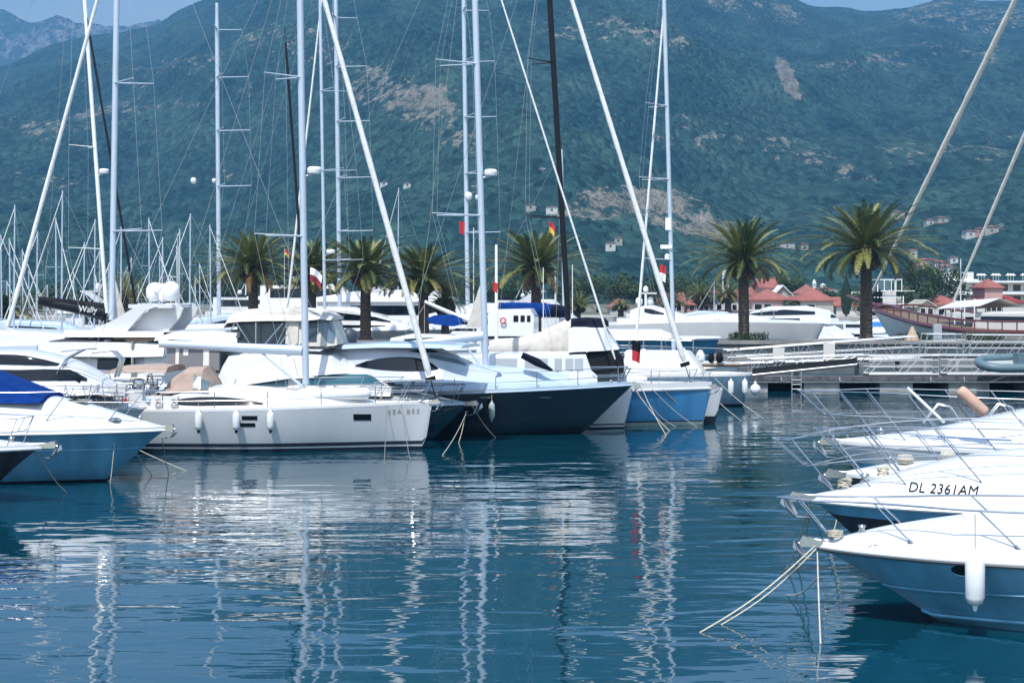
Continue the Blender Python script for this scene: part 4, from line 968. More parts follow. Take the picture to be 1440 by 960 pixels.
    for p, w_, nm, m_ in ((182, .5, 'life_ring_bag', fendw), (246, .5, 'winch', steel), (224, .3, 'winch', steel)):
        x, z = b.L(p, 560, -1.4); MB().lathe([(.13, 0), (.15, .05), (.10, .1), (.12, .24), (.05, .27)], (x, -1.45, h.zg(x) + .12), 10).build(nm, m_, b.root)
    for p, lab in ((281, 'sternmost white fender with black tip on the yacht lettered SEA BEE'), (333, 'middle white fender with black tip beside the two small hull windows'), (380, 'foremost white fender with black tip on the yacht lettered SEA BEE')):
        x, z = b.L(p, 575, -2.0); fender(b, x, -(h.W(x) + .14), 1.42, .62, .125, lab)
    line(b.W(-1.5, -.75, 1.58), G(540, 655), 'dark bow line hanging nearly straight from the yacht lettered SEA BEE', .013, m=ropedark)
    line(b.W(-1.02, -.6, 1.6), G(577, 648), 'second dark bow line of the yacht lettered SEA BEE angled forward', .013, m=ropedark)
    line(b.W(-12.2, -1.9, 1.35), G(262, 662), 'pale stern rope of the yacht lettered SEA BEE reaching the water', .013)
    return b
class Hv:
    def __init__(s, h, b): s.side = h.side; s.obj = h.obj
S_ = boat_S()
line(B.W(-.1, -.1, 1.3), G(213, 668) + Vector((0.4, .6, 0)), 'short pale rope from the stem fitting of the blue sided yacht', .012)

# ---- D sport yacht with dark arched windows
def boat_D():
    b = Boat('sport_yacht', 'white sport yacht with black arched windows and a silver folded canopy frame', 'motor yacht', (205, 574), 41.8, (.995, -.06))
    h = b.hh = hull(b, 14, 4.2, 'motor', 1.6, 1.55, 1.45, .5, mats=(gel,), a_bow=1.0, a_mid=.35)
    deck(b, h, ((0, .05), (.15, .5), (.35, .8), (1, .6)), gel, p=2.4)
    bd = pxbody(b, [(-120, 500, 560), (-60, 494, 560), (0, 494, 560), (35, 495, 558), (60, 500, 557), (90, 508, 556), (120, 520, 555), (148, 535, 553), (178, 553, 556)], [1.7]*5 + [1.6, 1.4, 1.1, .7], [1.2]*5 + [1.1, .9, .6, .3], gel, 'superstructure', r=.3)
    pxwin(b, bd, [(-100, 500, 511), (0, 498, 512), (30, 499, 513), (60, 505, 513.5), (92, 513, 514.2)], glass)
    pxwin(b, bd, [(-40, 519, 535), (25, 520, 535), (60, 519, 535), (100, 519.5, 535), (122, 532, 535.5)], glass)
    q = MB()
    for k, dy in ((0, 0), (1, .16), (2, .3)):
        for sg in (-1, 1):
            pts = [b.L(p, y, sg * 1.2) for p, y in ((66 + k*3, 548), (92, 505), (118, 491), (140, 488 + k), (160, 493), (172, 505), (164, 530))]
            q.tube([(x, sg * (1.2 - dy), z) for x, z in pts], .018, 6)
    for p, y in ((118, 491), (160, 493)): x, z = b.L(p, y, 1.2); q.tube([(x, -1.2, z), (x, 1.2, z)], .018, 6)
    q.build('canopy_frame', steel, b.root)
    # deck clutter
    rails(b, h, -1.2, -9, .7, 6, .013, lean=.2, ext=.3)
    for p, y in ((86, 545), (128, 548), (168, 548), (192, 556)):
        x, z = b.L(p, y, -.9); MB().box((x, -.9, z), (.5, .4, .35)).build('deck_box', gelw, b.root, smooth=0)
    q = MB(); rd = random.Random(5)
    for k in range(16):
        p = 84 + k * 6.5 + rd.uniform(-2, 2); x, z = b.L(p, 556, -1.4); hh2 = rd.uniform(.3, .95); q.tube([(x, -1.5, h.zg(x) + .05), (x + rd.uniform(-.35, .35), -1.5, h.zg(x) + hh2)], .014, 5)
    x0, _ = b.L(80, 556, -1.4); x1, _ = b.L(190, 556, -1.4); q.tube([(x0, -1.5, h.zg(x0) + .6), (x1, -1.5, h.zg(x1) + .62)], .014, 5); q.tube([(x0, -1.5, h.zg(x0) + .3), (x1, -1.5, h.zg(x1) + .3)], .014, 5); q.build('side_rail', steel, b.root)
    x, z = b.L(100, 536, -1.1); MB().box((x, -1.0, z), (.55, .1, .28)).build('vent', blackm, b.root, smooth=0)
    return b
boat_D()

# ---- E large flybridge yacht with arch and twin domes (bow away to the other side)
def boat_E():
    b = Boat('flybridge_yacht', 'large white flybridge yacht with swept arch carrying two big satellite domes', 'motor yacht', (-330, 478), 31.5, (-.995, .08))
    h = b.hh = hull(b, 18.5, 5.2, 'motor', 2.0, 2.2, 1.7, .6, mats=(gel,), a_bow=1.0, a_mid=.35)
    deck(b, h, ((0, .05), (.3, .4), (1, .1)), gel)
    lo = pxbody(b, [(240, 500, 540), (140, 500, 540), (-50, 500, 540), (-160, 530, 541)], 2.1, 1.9, gel, 'deckhouse', r=.1)
    # dark openings of the saloon
    pxwin(b, lo, [(172, 503, 520), (190, 501, 521)], blackm, name='doorway'); pxwin(b, lo, [(137, 504, 519), (168, 504, 521)], glass); pxwin(b, lo, [(60, 506, 520), (128, 504, 520)], gelw, name='blind')
    up = pxbody(b, [(239, 482, 500), (200, 480, 501), (60, 466, 500), (-60, 462, 500), (-150, 470, 500)], 2.4, 2.2, gel, 'flybridge', r=.22)
    pxwin(b, up, [(68, 479.5, 480), (110, 473, 480), (174, 467.5, 480.5)], mat('brown_tint', (.06, .035, .035), .15, coat=.5), name='coaming_window', w=2.3)
    pxbody(b, [(168, 468, 481), (176, 467, 481), (214, 467, 480.5), (236, 467, 474)], 2.05, 2.0, tanpan, 'tan_panel', r=.03)
    ro = pxbody(b, [(250, 466.5, 473), (180, 465.5, 473), (100, 463.5, 473)], 2.3, 2.2, gel, 'cockpit_roof', r=.05); pxwin(b, ro, [(230, 467, 472), (250, 467, 472)], blackm)
    # swept arch: plate from low forward to high aft
    for sg in (-1, 1):
        pts = [(123, 467), (160, 450), (190, 432), (202, 427), (216, 427), (222, 431), (206, 436), (196, 446), (186, 458), (178, 467)]
        q = MB(); q.slab([b.L(x, y, 1.75) for x, y in pts], sg * 1.65, sg * 1.85); q.build('arch_side', gel, b.root, smooth=0)
        pts = [(178, 467), (190, 455), (205, 440), (222, 428), (250, 426), (258, 434), (254, 445), (236, 467)]
        q = MB(); q.slab([b.L(x, y, 1.2) for x, y in pts], sg * 1.1, sg * 1.3); q.build('fin', gel, b.root, smooth=0)
    x0, z = b.L(198, 430, 0); x1, _ = b.L(258, 430, 0)
    MB().box(((x0 + x1)/2, 0, z), (abs(x1 - x0), 3.6, .16)).build('arch_top', gel, b.root, smooth=0)
    for p, y, r_, hh in ((212, 424, .38, .85), (246, 423, .38, .85)):
        x, z = b.L(p, y, 0); dome(b.root, (x, -.6 if p < 220 else .6, z), r_, hh)
    x, z = b.L(229, 424, 0); dome(b.root, (x, 0, z), .18, .5); q = MB(); q.box((x, 0, z + .75), (1.0, .12, .1)); q.tube([(x,0,z),(x,0,z+.7)], .06, 6); q.build('radar', whitem, b.root, smooth=0)
    x, z = b.L(249, 412, 0); q = MB(); q.tube([(x, 0, z), (x - .05, 0, z + 1.6), (x, 0, z + 2.6)], [.06, .035, .015], 6); q.tube([(x - .1, -.3, z + .5), (x + .1, .3, z + .5)], .02, 5); q.tube([(x, 0, z+.7), (x + .5, 0, z + .75)], .03, 5); q.build('aerial_mast', steel, b.root)
    x, z = b.L(187, 540, 2.2); x2, z2 = b.L(187, 480, 2.2); MB().tube([(x, 2.2, z), (x, 2.2, z2)], .09, 8).build('roof_post', steel, b.root)
    x, z = b.L(205, 511, 2.0); x1, _ = b.L(233, 511, 2.0); MB().box(((x+x1)/2, 2.15, z - .1), (abs(x1-x), .1, .8)).build('side_door', gelw, b.root, smooth=0)
    # black aft bimini bundle and grey box at the far end
    q = pxbody(b, [(60, 468, 486), (20, 474, 489), (-30, 476, 489)], 1.5, 1.3, navycan, 'folded_canopy', r=.1)
    q = pxbody(b, [(63, 484, 494), (18, 485, 495), (-40, 487, 496)], 2.45, 2.42, greysil, 'windscreen', r=.03)
    return b
boat_E()

# ---- H trawler with cream flybridge canopy
def boat_H():
    b = Boat('motor_yacht', 'white flybridge motor boat under a cream canvas canopy with clear vinyl windows', 'motor yacht', (604, 560), 38.3, (.995, -.06))
    h = b.hh = hull(b, 11.5, 4.2, 'motor', 1.5, 1.6, 1.4, .5, mats=(gel,), a_bow=1.0, a_mid=.35)
    deck(b, h, ((0, .05), (.3, .3), (1, .1)), gel)
    lo = pxbody(b, [(300, 523, 556), (320, 522, 556), (440, 520, 556), (520, 521, 556), (552, 545, 556)], [1.7]*3 + [1.5, 1.2], [1.5]*3 + [1.2, .9], gelw, 'deckhouse', r=.08)
    pxwin(b, lo, [(424, 526, 541), (520, 526, 540), (541, 541, 541.5)], tealglass); pxwin(b, lo, [(345, 541, 543), (360, 532, 543), (405, 530, 543)], tealglass)
    up = pxbody(b, [(309, 531, 546), (318, 512, 545), (326, 499, 543), (345, 496.5, 541), (420, 497, 530), (470, 498, 525), (490, 510, 524), (508, 521, 524)], [1.75]*5 + [1.6, 1.4, 1.1], [1.55]*5 + [1.3, 1.0, .8], gel, 'flybridge', r=.2)
    # canopy with windows
    q = MB(); top = pxbody(b, [(320, 455, 460), (326, 443, 453), (345, 437, 451), (380, 434.5, 450), (430, 435, 450), (455, 437, 448), (470, 446, 449)], 1.45, 1.2, cream, 'canopy', r=.28)
    cl = pxbody(b, [(424, 439, 485), (462, 440, 486), (472, 462, 485), (478, 481, 484)], 1.42, 1.15, cream, 'canopy_side', r=.1)
    pxwin(b, cl, [(434, 445, 480), (444, 443, 480), (446, 443, 480)], mat('vinyl_dark', (.03, .05, .07), .15), name='window'); pxwin(b, cl, [(448, 442, 464), (462, 444, 481), (471, 468, 482)], paleglass)
    ap = pxbody(b, [(407, 437, 482), (414, 432, 484), (424, 436, 484)], 1.5, 1.2, cream, 'canopy_flap', r=.05)
    in_ = pxbody(b, [(337, 453, 482), (404, 453, 484)], 1.0, .95, mat('vinyl_dark', (.03, .05, .07), .15), 'inner_screen', r=.02); q = MB()
    for sg in (-1, 1):
        for p0, y0, p1, y1 in ((330, 455, 321, 470), (333, 454, 354, 487), (398, 454, 370, 487), (404, 454, 390, 484), (360, 453, 360, 487), (404, 470, 392, 487)):
            xa, za = b.L(p0, y0, sg * 1.4); xb, zb_ = b.L(p1, y1, sg * 1.4); q.tube([(xa, sg * 1.42, za), (xb, sg * 1.46, zb_)], .022, 6)
    q.build('canopy_frame', steel, b.root)
    # long aft roof with grey cockpit enclosure
    pxbody(b, [(225, 474, 478), (250, 466.5, 476), (300, 465, 475), (338, 468, 474)], 1.8, 1.6, gel, 'aft_roof', r=.06)
    en = pxbody(b, [(241, 487, 517), (300, 487, 518), (314, 494, 520)], 1.6, 1.5, mat('grey_panel', (.16, .16, .17), .4), 'cockpit_enclosure', r=.04)
    pxwin(b, en, [(247, 489, 512), (252, 489, 512)], gelw, name='blind'); pxwin(b, en, [(258, 487.5, 500), (265, 487.5, 500)], gelw, name='blind'); pxwin(b, en, [(286, 488, 514), (294, 488, 514)], gelw, name='blind')
    rails(b, h, -1.0, -7, .8, 5, .014, lean=.3, ext=.3)
    return b
boat_H()
x = P(491, 480, 67.5); r0 = empty('satellite_dome', (x.x, 67.5, H - (489 - HY) / F * 67.5), 0, 'dark grey egg shaped satellite dome between the cream canopy and the silver sport yacht', 'satellite dome')
dome(r0, (0, 0, 0), .31, .8, dgrey, 'shell'); MB().box((0, 0, -.9), (.3, .3, 1.8)).build('pedestal', greysil, r0, smooth=0)

# ---- I silver sport yacht with dark hull
def boat_I():
    b = Boat('sport_yacht', 'silver grey sport yacht with black lens shaped side window and dark teal hull', 'motor yacht', (657, 568), 38.2, (.97, -.22))
    h = b.hh = hull(b, 14.5, 4.3, 'motor', 1.35, 1.25, 1.25, .5, bands=[(.08, 1), (9, 0)], mats=(darkteal, blackm), a_bow=1.1, a_mid=.35)
    deck(b, h, ((0, .05), (.06, .22), (.2, .62), (.5, .9), (1, .6)), silver, p=2.6, toe=.06)
    bd = pxbody(b, [(436, 500, 545), (455, 492, 540), (485, 487, 538), (540, 485, 535), (590, 488, 533), (630, 499, 532), (660, 513, 530), (700, 524, 530)], [1.6]*4 + [1.5, 1.3, 1.0, .6], [1.2]*4 + [1.1, .9, .6, .3], greysil, 'superstructure', r=.35)
    pxwin(b, bd, [(499, 513.5, 514.5), (515, 507.5, 517), (535, 503.5, 519.5), (560, 501.5, 521), (585, 503, 521.5), (603, 508, 521), (616, 517.5, 519)], glass)
    pxwin(b, bd, [(576, 493.5, 494.2), (592, 491, 495.5), (608, 491.5, 495), (616, 494.5, 495)], glass)
    rf = pxbody(b, [(480, 485.5, 490), (540, 482.5, 487.5), (600, 483, 488), (655, 486, 489)], 1.5, 1.3, silver, 'hardtop', r=.05)
    pxwin(b, bd, [(604, 497, 503), (640, 505, 510), (655, 511, 514)], paleglass, name='windscreen')
    rails(b, h, -.5, -6, .7, 7, .013, lean=.25, ext=.15)
    anchor(b, .2, s=1.1)
    line(b.W(-.05, 0, 1.1), G(645, 622), 'pale rope from the dark teal bow down forward to the water', .014); line(b.W(.0, 0, 1.1), G(622, 640), 'pale rope from the dark teal bow hanging straight into the water', .012)
    return b
boat_I()

# ---- K navy sailing yacht with silver deck
def boat_K():
    b = Boat('sailing_yacht', 'sailing yacht with glossy navy black hull and silver blue deck, bow overhanging the water', 'sailing yacht', (891, 541), 36.2, (.998, -.05))
    h = b.hh = hull(b, 15.5, 4.4, 'motor', 1.95, 1.62, 1.5, .5, bands=[(.05, 1), (9, 0)], mats=(navy, blackm), a_bow=.9, a_mid=.34, stem_pow=1.05)
    deck(b, h, ((0, .04), (.08, .14), (.25, .42), (.42, .62), (1, .6)), silver, p=3.0, toe=.12)
    q = MB()
    for sg in (-1, 1): q.tube([(x, sg * (h.W(x) + .015), h.zg(x) - .0) for x in [-.02 - i * .38 for i in range(40)]], .03, 6)
    q.build('toe_rail', silver, b.root)
    cb = pxbody(b, [(560, 512, 545), (600, 511, 545), (650, 513, 540), (700, 517, 538), (760, 521, 535), (800, 527, 534)], [1.4]*3 + [1.2, .9, .5], [1.1]*3 + [.9, .6, .2], silver, 'coachroof', r=.15)
    rig(b, (683, 516), (668, 0), .25, 21.5, spreaders=((303, -66), (90, -55)), stay=((865, 505), (705, 0)), stay_r=.04, backx=-15, boom=((578, 484), (680, 472)), boom_r=.16, radar=(243, 1))
    for p in (683, 767):
        pxwin(b, Hv(h, b), [(p - 8, 558, 559.5), (p + 8, 558, 559.5)], steel, name='hull_port', parent=h.obj)
    rails(b, h, -.6, -13, .68, 9, .018, lean=0, ext=.35, inset=.12, rr=.014)
    anchor(b, .0, s=.7)
    q = MB(); q.box((b.L(793, 541, -1)[0], -.75, h.zg(-2.7) + .05), (.16, .1, .06)); q.build('cleat', steel, b.root, smooth=0)
    x, z = b.L(692, 575, -2.0); fender(b, x, -(h.W(x) + .13), 1.32, .62, .12, 'grey green fender against the navy black hull', fends, knob=False)
    line(b.W(-6.2, -2.0, 1.3), G(697, 615), 'rope slanting across the navy black hull to the water', .014)
    # raised dark rope chute lying on the cabin
    p0 = b.L(734, 499, -1); p1 = b.L(777, 521, -1); o = MB().tube([b.W(p0[0], -1, p0[1]), b.W((p0[0]+p1[0])/2, -1, (p0[1]+p1[1])/2 + .02), b.W(p1[0], -1, p1[1])], [.12, .16, .05], 8).build('furled_staysail_bag', navycan); tag(o, 'black bagged sail lying along the foredeck of the navy hulled yacht', 'sail bag')
    return b
K = boat_K()

# ---- M white motor yacht with canvas covered wheelhouse
def boat_M():
    b = Boat('motor_yacht', 'white motor yacht with canvas covered wheelhouse, its plumb white stem showing behind the navy hull', 'motor yacht', (890, 546), 34.9, (.998, -.05))
    h = b.hh = hull(b, 13.5, 4.3, 'motor', .35, 1.6, 1.5, .5, bands=[(.06, 1), (.14, 0), (.2, 1), (9, 0)], mats=(gel, antif), a_bow=.8, a_mid=.3)
    deck(b, h, ((0, .05), (.3, .2), (1, .1)), gel)
    lo = pxbody(b, [(640, 500, 560), (690, 498, 552), (760, 497, 548), (824, 497, 546), (832, 520, 545), (840, 527, 545)], 1.7, 1.55, gel, 'deckhouse', r=.06)
    for a, c in ((696, 727), (738, 770), (780, 790), (795, 806), (808, 820)): pxwin(b, lo, [(a, 504, 520), (c, 504, 521)], mat('window_curtain', (.32, .34, .36), .3))
    up = pxbody(b, [(800, 462, 495), (806, 459.5, 494), (850, 459, 492), (860, 472, 491), (870, 488, 490)], [1.6, 1.6, 1.55, 1.4, 1.3], [1.4, 1.4, 1.3, 1.1, 1.0], gel, 'canvas_cover', r=.12)
    pxbody(b, [(803, 450, 462), (825, 448.5, 460), (852, 450, 458), (856, 455, 458)], 1.3, 1.15, navycan, 'folded_bimini', r=.15)
    dk = pxbody(b, [(826, 497, 520), (866, 491, 521), (877, 505, 524)], 1.5, 1.4, blackm, 'dark_opening', r=.04)  # black block stands in for the shaded opening under the canvas
    rails(b, h, -.5, -9, .75, 6, .014, lean=.2, ext=.2)
    return b
boat_M()

# ---- N blue hulled ketch with black mast
def boat_N():
    b = Boat('sailing_yacht', 'sailing yacht with royal blue hull, black carbon mast and cream sail cover', 'sailing yacht', (1001, 544), 34.2, (.995, -.09))
    h = b.hh = hull(b, 14, 4.3, 'sail', .38, 1.5, 1.45, .5, bands=[(.16, 1), (.22, 2), (9, 0)], mats=(bluehull, antig, antif), a_bow=.75, a_mid=.25, rail=.04, railm=gel)
    deck(b, h, ((0, .05), (.3, .2), (1, .12)), gel, toe=.22)
    pxbody(b, [(700, 515, 545), (820, 516, 540), (880, 524, 536), (910, 530, 534)], [1.4, 1.2, .8, .4], [1.1, 1.0, .5, .2], gel, 'coachroof', r=.15)
    rig(b, (803, 520), (773, 0), .24, 21, spreaders=((306, -50), (88, -34)), m=carbon, stay=((962, 508), (804, 0)), stay_r=.11, backx=-13.5, boom=((690, 500), (800, 486)), boom_r=.13, boomm=carbon)
    # cream stack-pack cover draped over the boom, rising to the mast
    rings = []; rd = random.Random(4)
    prof = [(688, 479, 500), (700, 476, 503), (720, 475, 504), (742, 472, 505), (760, 466, 505), (776, 459, 504), (790, 452, 504), (799, 447, 504), (805, 448, 505)]
    n = 40
    for i in range(n + 1):
        u = i / n; p = lerp(688, 805, u); yt = smooth_tab([(q_[0], q_[1]) for q_ in prof], p); yb = smooth_tab([(q_[0], q_[2]) for q_ in prof], p)
        x, zt = b.L(p, yt); _, zb_ = b.L(p, yb); ring = []
        for k in range(15):
            t = 2 * math.pi * k / 14; w_ = lerp(.20, .34, u) * (.6 + .4 * abs(math.sin(t * .5))) * (1 + .22 * noise.noise(Vector((i * .5, k * .9, 3)))) + .02 * math.sin(i * 1.9 + k)
            ring.append((x, -math.sin(t) * w_, lerp(zb_, zt, .5 + .5 * math.cos(t)) + .03 * noise.noise(Vector((i * .7, k, 9)))))
        rings.append(ring[:-1])
    q = MB(); q.loft(rings, closed=True, caps=True); q.build('sail_cover', cream, b.root, smooth=60)
    rails(b, h, -.9, -12, .68, 8, .012, lean=0, ext=.3, rr=.01); anchor(b, .05, s=.8)
    for a, c, lab in (((893, 548), (942, 606), 'first of the crossing bow ropes on the blue hull'), ((900, 540), (937, 612), 'steep bow rope in front of the blue hull'), ((917, 548), (980, 600), 'long slanting bow rope on the blue hull'),
                      ((932, 548), (990, 597), 'parallel slanting bow rope nearest the blue stem'), ((898, 552), (887, 588), 'short rope at the aft end of the visible blue hull'), ((910, 566), (950, 600), 'thin crossing rope low on the blue hull')):
        x, z = b.L(a[0], a[1], -1.6); line(b.W(x, -max(.4, h.W(x)) - .05, z), G(*c), lab, .014)
    return b
boat_N()

# ---- W white yacht behind the blue one, with plumb stem
def boat_W():
    b = Boat('sailing_yacht', 'white sailing yacht with navy waterline just past the royal blue hull', 'sailing yacht', (1016, 548), 33.6, (.99, -.1))
    h = b.hh = hull(b, 12, 4.0, 'sail', .3, 1.5, 1.4, .5, bands=[(.30, 1), (9, 0)], mats=(gel, antif), a_bow=.75, a_mid=.25)
    deck(b, h, ((0, .05), (1, .12)), gel, toe=.1)
    rails(b, h, -.8, -10, .65, 6, .012, ext=.3); return b
boat_W()
def boat_W2():
    b = Boat('sailing_yacht', 'white sailing yacht with grey blue sheer strake and its silver mast with white radar boxes', 'sailing yacht', (1042, 512), 27.6, (.985, -.15))
    h = b.hh = hull(b, 15, 4.4, 'sail', 1.2, 1.9, 1.8, .5, bands=[(.9, 1), (1.1, 2), (9, 0)], mats=(gel, silver, antif), a_bow=.85, a_mid=.25, rail=.05, railm=teak)
    deck(b, h, ((0, .05), (1, .12)), deckm, toe=.1)
    pxbody(b, [(850, 508, 525), (930, 506, 522), (990, 511, 518), (1010, 513, 516)], [1.4, 1.3, 1.0, .5], [1.1, 1.0, .7, .3], gelw, 'coachroof', r=.12)
    rig(b, (948, 512), (934, 6), .22, 22.3, spreaders=((365, -35), (252, -40), (149, -28)), cl=1.4, stay=((893, 500), (933, 20)), stay_r=.07, boom=None, m=alu)
    q = MB(); x, z = b.L(940, 315); q.box((x, 0, z), (.3, .3, .62)); x, z = b.L(940, 347); q.box((x - .1, 0, z), (.6, .4, .2)); x, z = b.L(938, 362); q.lathe([(.12, -.1), (.12, .1), (.05, .2)], (x, 0, z), 10); q.build('radar', whitem, b.root, smooth=0)
    rails(b, h, -.5, -13, .75, 8, .014, ext=.4)
    for p, y, s_ in ((1012, 506, .3), (985, 500, .4), (960, 505, .5), (905, 500, .4), (1000, 500, .25)):
        x, z = b.L(p, y, -.6); MB().lathe([(.12, 0), (s_*.6, .08), (s_*.65, .3), (.1, s_ + .2)], (x, -.6, b.hh.zg(x) + .1), 9).build('deck_gear', fendw if s_ > .3 else blackm, b.root)
    for sg in (-1, 1):
        q = MB()
        for p in (862, 885, 905, 930, 955, 975): x, z = b.L(p, 520, sg * 1.6); q.tube([(x, sg * 1.75, h.zg(x)), (x, sg * 1.75, h.zg(x) + 1.2)], .02, 5)
        x0, _ = b.L(862, 520, 0); x1, _ = b.L(975, 520, 0); q.tube([(x0, sg * 1.75, h.zg(x0) + 1.2), (x1, sg * 1.75, h.zg(x1) + 1.2)], .02, 5); q.build('side_frame', steel, b.root)
    return b
W2 = boat_W2()
def boat_Q():
    b = Boat('work_boat', 'blue grey boat with rounded bow hung with white fenders at the gangway foot', 'boat', (1056, 527), 29.2, (.97, -.25))
    h = b.hh = hull(b, 8, 3.2, 'round', .35, 1.45, 1.4, .5, bands=[(.1, 1), (9, 0)], mats=(mat('blue_grey_hull', (.16, .27, .36), .35, coat=.3, vary=.3, vscale=2, streak=True), blackm), a_bow=.6, a_mid=.25)
    deck(b, h, ((0, .05), (1, .1)), deckm, toe=.1)
    body(b, [(-6, 1.4, 2.6, 1.1, .95), (-3, 1.4, 2.6, 1.1, .9), (-2.3, 1.4, 1.7, .9, .8)], gelw, 'wheelhouse')
    for p, lab in ((1028, 'long white fender on the blue grey rounded bow, farther from the pier'), (1046, 'long white fender on the blue grey rounded bow, next to the ball fender')):
        x, z = b.L(p, 524, -1.0); fender(b, x, -(h.W(x) + .16), 1.28, .68, .14, lab, knob=False)
    p = b.W(.25, -.35, .82); q = MB(); q.lathe([(.05, -.30)] + [(.26 * math.cos(t), .26 * math.sin(t)) for t in [-1.2, -.8, -.4, 0, .4, .8, 1.2]] + [(.05, .32), (.04, .4)], n=16)
    o = q.build('ball_fender', fendw, loc=p, smooth=60); tag(o, 'round white ball fender at the gangway foot', 'fender', 'fenders hanging along the hulls')
    line(b.W(-1.6, -1.2, 1.4), G(1073, 588), 'rope from the blue grey rounded bow slanting forward to the water', .013)
    line(b.W(-2.4, -1.3, 1.3), G(1043, 592), 'second rope from the blue grey boat slanting to the water', .013)
boat_Q()

# ================================================================ motor boats with bows towards the basin (other side)
def top_text(o, b, h, p):          # lay letters on the crowned deck edge, facing the near side (+y)
    mw = Matrix.LocRotScale(o.location, o.rotation_euler.to_matrix(), None); inv = mw.inverted()
    for v in o.data.vertices:
        q = mw @ v.co; w_ = h.W(q.x); c = h.top(q.x, 0) - h.zg(q.x); k = (q.z - h.zg(q.x)) / c
        q.y = w_ * (1 - max(0, min(1, k))) ** (1 / p) + .018; v.co = inv @ q
    o.data.update()
def boat_R1():
    b = Boat('motor_boat', 'nearest white decked sport boat with smooth blue grey hull, oval porthole and hanging white fender', 'boat', (1148, 769), 82.8, (-.98, .2))
    h = b.hh = hull(b, 9.5, 3.05, 'motor', 2.0, 1.16, 1.1, .45, mats=(steelhull,), a_bow=1.12, a_mid=.42, stem_pow=1.15, ns=60)
    deck(b, h, ((0, .07), (.07, .26), (.14, .42), (.3, .66), (.5, .8), (1, .7)), gel, p=2.2, toe=.03)
    q = MB()
    for sg in (-1, 1): q.tube([(x, sg * (h.W(x) + .008), h.zg(x) - .02) for x in [-.02 - i * .2 for i in range(48)]], .03, 6)
    q.build('rub_rail', mat('rubber_dark', (.03, .04, .05), .5), b.root); q = MB()
    for sg in (-1, 1):
        for z0, sl_ in ((.62, -.035), (.17, -.02)):
            xs = [-(1.1 if z0 > .5 else 1.75) - i * .16 for i in range(46)]
            q.tube([(x, sg * (h.side(x, max(h.zk(x) + .01, z0 + sl_ * (x + 1))) + .004), max(h.zk(x) + .01, z0 + sl_ * (x + 1) - .05 * (1 if z0 > .5 else 1))) for x in xs], .018 if z0 > .5 else .03, 6)
    q.build('spray_rail', steelhull, b.root)
    hatch(b, h, -2.7, 0, .6, gelw)
    for o_ in b.root.children:
        if o_.name.startswith('deck_hatch'): o_.location.z -= .05; o_.data.materials[0] = gelw
    for x in (-.95, -4.2):
        for sg in (-1, 1):
            y = sg * (h.W(x) - .12); z = h.top(x, y); q = MB(); q.tube([(x - .11, y, z + .045), (x + .11, y, z + .045)], .012, 6); q.tube([(x - .04, y, z - .01), (x - .04, y, z + .045)], .012, 6); q.tube([(x + .04, y, z - .01), (x + .04, y, z + .045)], .012, 6); q.tube([(x - .045, y, z), (x + .045, y, z)], .014, 6); q.build('cleat', steel, b.root)
    q = MB()
    for sg in (-1, 1): q.tube([(x, sg * h.W(x) * .62, h.top(x, h.W(x) * .62) - .002) for x in [-.7 - i * .2 for i in range(26)]], .008, 5)
    q.tube([(-.7, -h.W(-.7) * .62, h.top(-.7, h.W(-.7) * .62) - .002), (-.62, 0, h.top(-.62) - .004), (-.7, h.W(-.7) * .62, h.top(-.7, h.W(-.7) * .62) - .002)], .008, 5); q.build('deck_seam', mat('seam_grey', (.42, .43, .45), .6), b.root)
    # oval porthole
    x, z = b.L(1355, 802, 1.2); f = MB(); n = 24; ring = [(x + .2 * math.cos(2*math.pi*k/n), z + .11 * math.sin(2*math.pi*k/n)) for k in range(n)]
    for sg in (-1, 1):
        q = MB(); q.add([(a, sg * (h.side(a, c) + .012), c) for a, c in ring], [tuple(range(n))]); q.build('porthole', glass, h.obj, smooth=0)
        q = MB(); q.tube([(a, sg * (h.side(a, c) + .01), c) for a, c in ring + ring[:1]], .014, 6, caps=False); q.build('porthole_rim', steelhull, h.obj)
    body(b, [(-9.2, 1.2, 2.6, 1.3, 1.0), (-6.6, 1.3, 2.7, 1.3, 1.0), (-5.2, 1.6, 2.0, 1.0, .7)], gel)
    # guard rail: one long hoop carried well ahead of the bow
    q = MB()
    for sg in (-1, 1):
        gx = [-.28, -1.55, -3.2, -5.0]; tops = [(.02 + .0, .9), (-.95, 0), (-2.55, 0), (-4.4, 0)]
        def tp(x): w_ = h.W(x) * .86; return Vector((x, sg * max(.08, w_), 2.0 - .00 * x))
        q.tube([(.66, 0, 2.0), (.5, sg * .13, 2.0), (.2, sg * .3, 1.99)] + [(x, sg * lerp(.36, h.W(x) * .84, min(1, -x / 2.2)), 1.99 + .004 * x) for x in [0, -.4, -.8, -1.2, -1.7, -2.2, -3, -4, -5, -6.5]], .017, 8)
        for x, (dx, _) in zip(gx, tops):
            y = max(.1, h.W(x) - .24); xt = x + .6; yt = lerp(.36, h.W(xt) * .84, min(1, max(0, -xt) / 2.2)) if xt < 0 else .22
            q.tube([(x, sg * y, h.top(x, y)), (xt, sg * yt, 1.99)], .015, 8); q.tube([(x - .02, sg * y, h.top(x, y) - .01), (x + .05, sg * y, h.top(x, y) + .05)], .028, 8)
    q.build('guard_rail', steel, b.root)
    anchor(b, .14, z=b.zb + .06, s=.72); q = MB()
    for k in range(3): q.tube([(-.25 + .1*k, -.25 + .1 * k + .22 * math.cos(t * .63), h.top(-.4) + .03 + .03 * k) if 0 else (-.32 + .12 * math.cos(t * .63 + k), .10 + .12 * math.sin(t * .63 + k) * (1 - .1*k), h.top(-.35) + .05 + .035 * k) for t in range(11)], .018, 6)
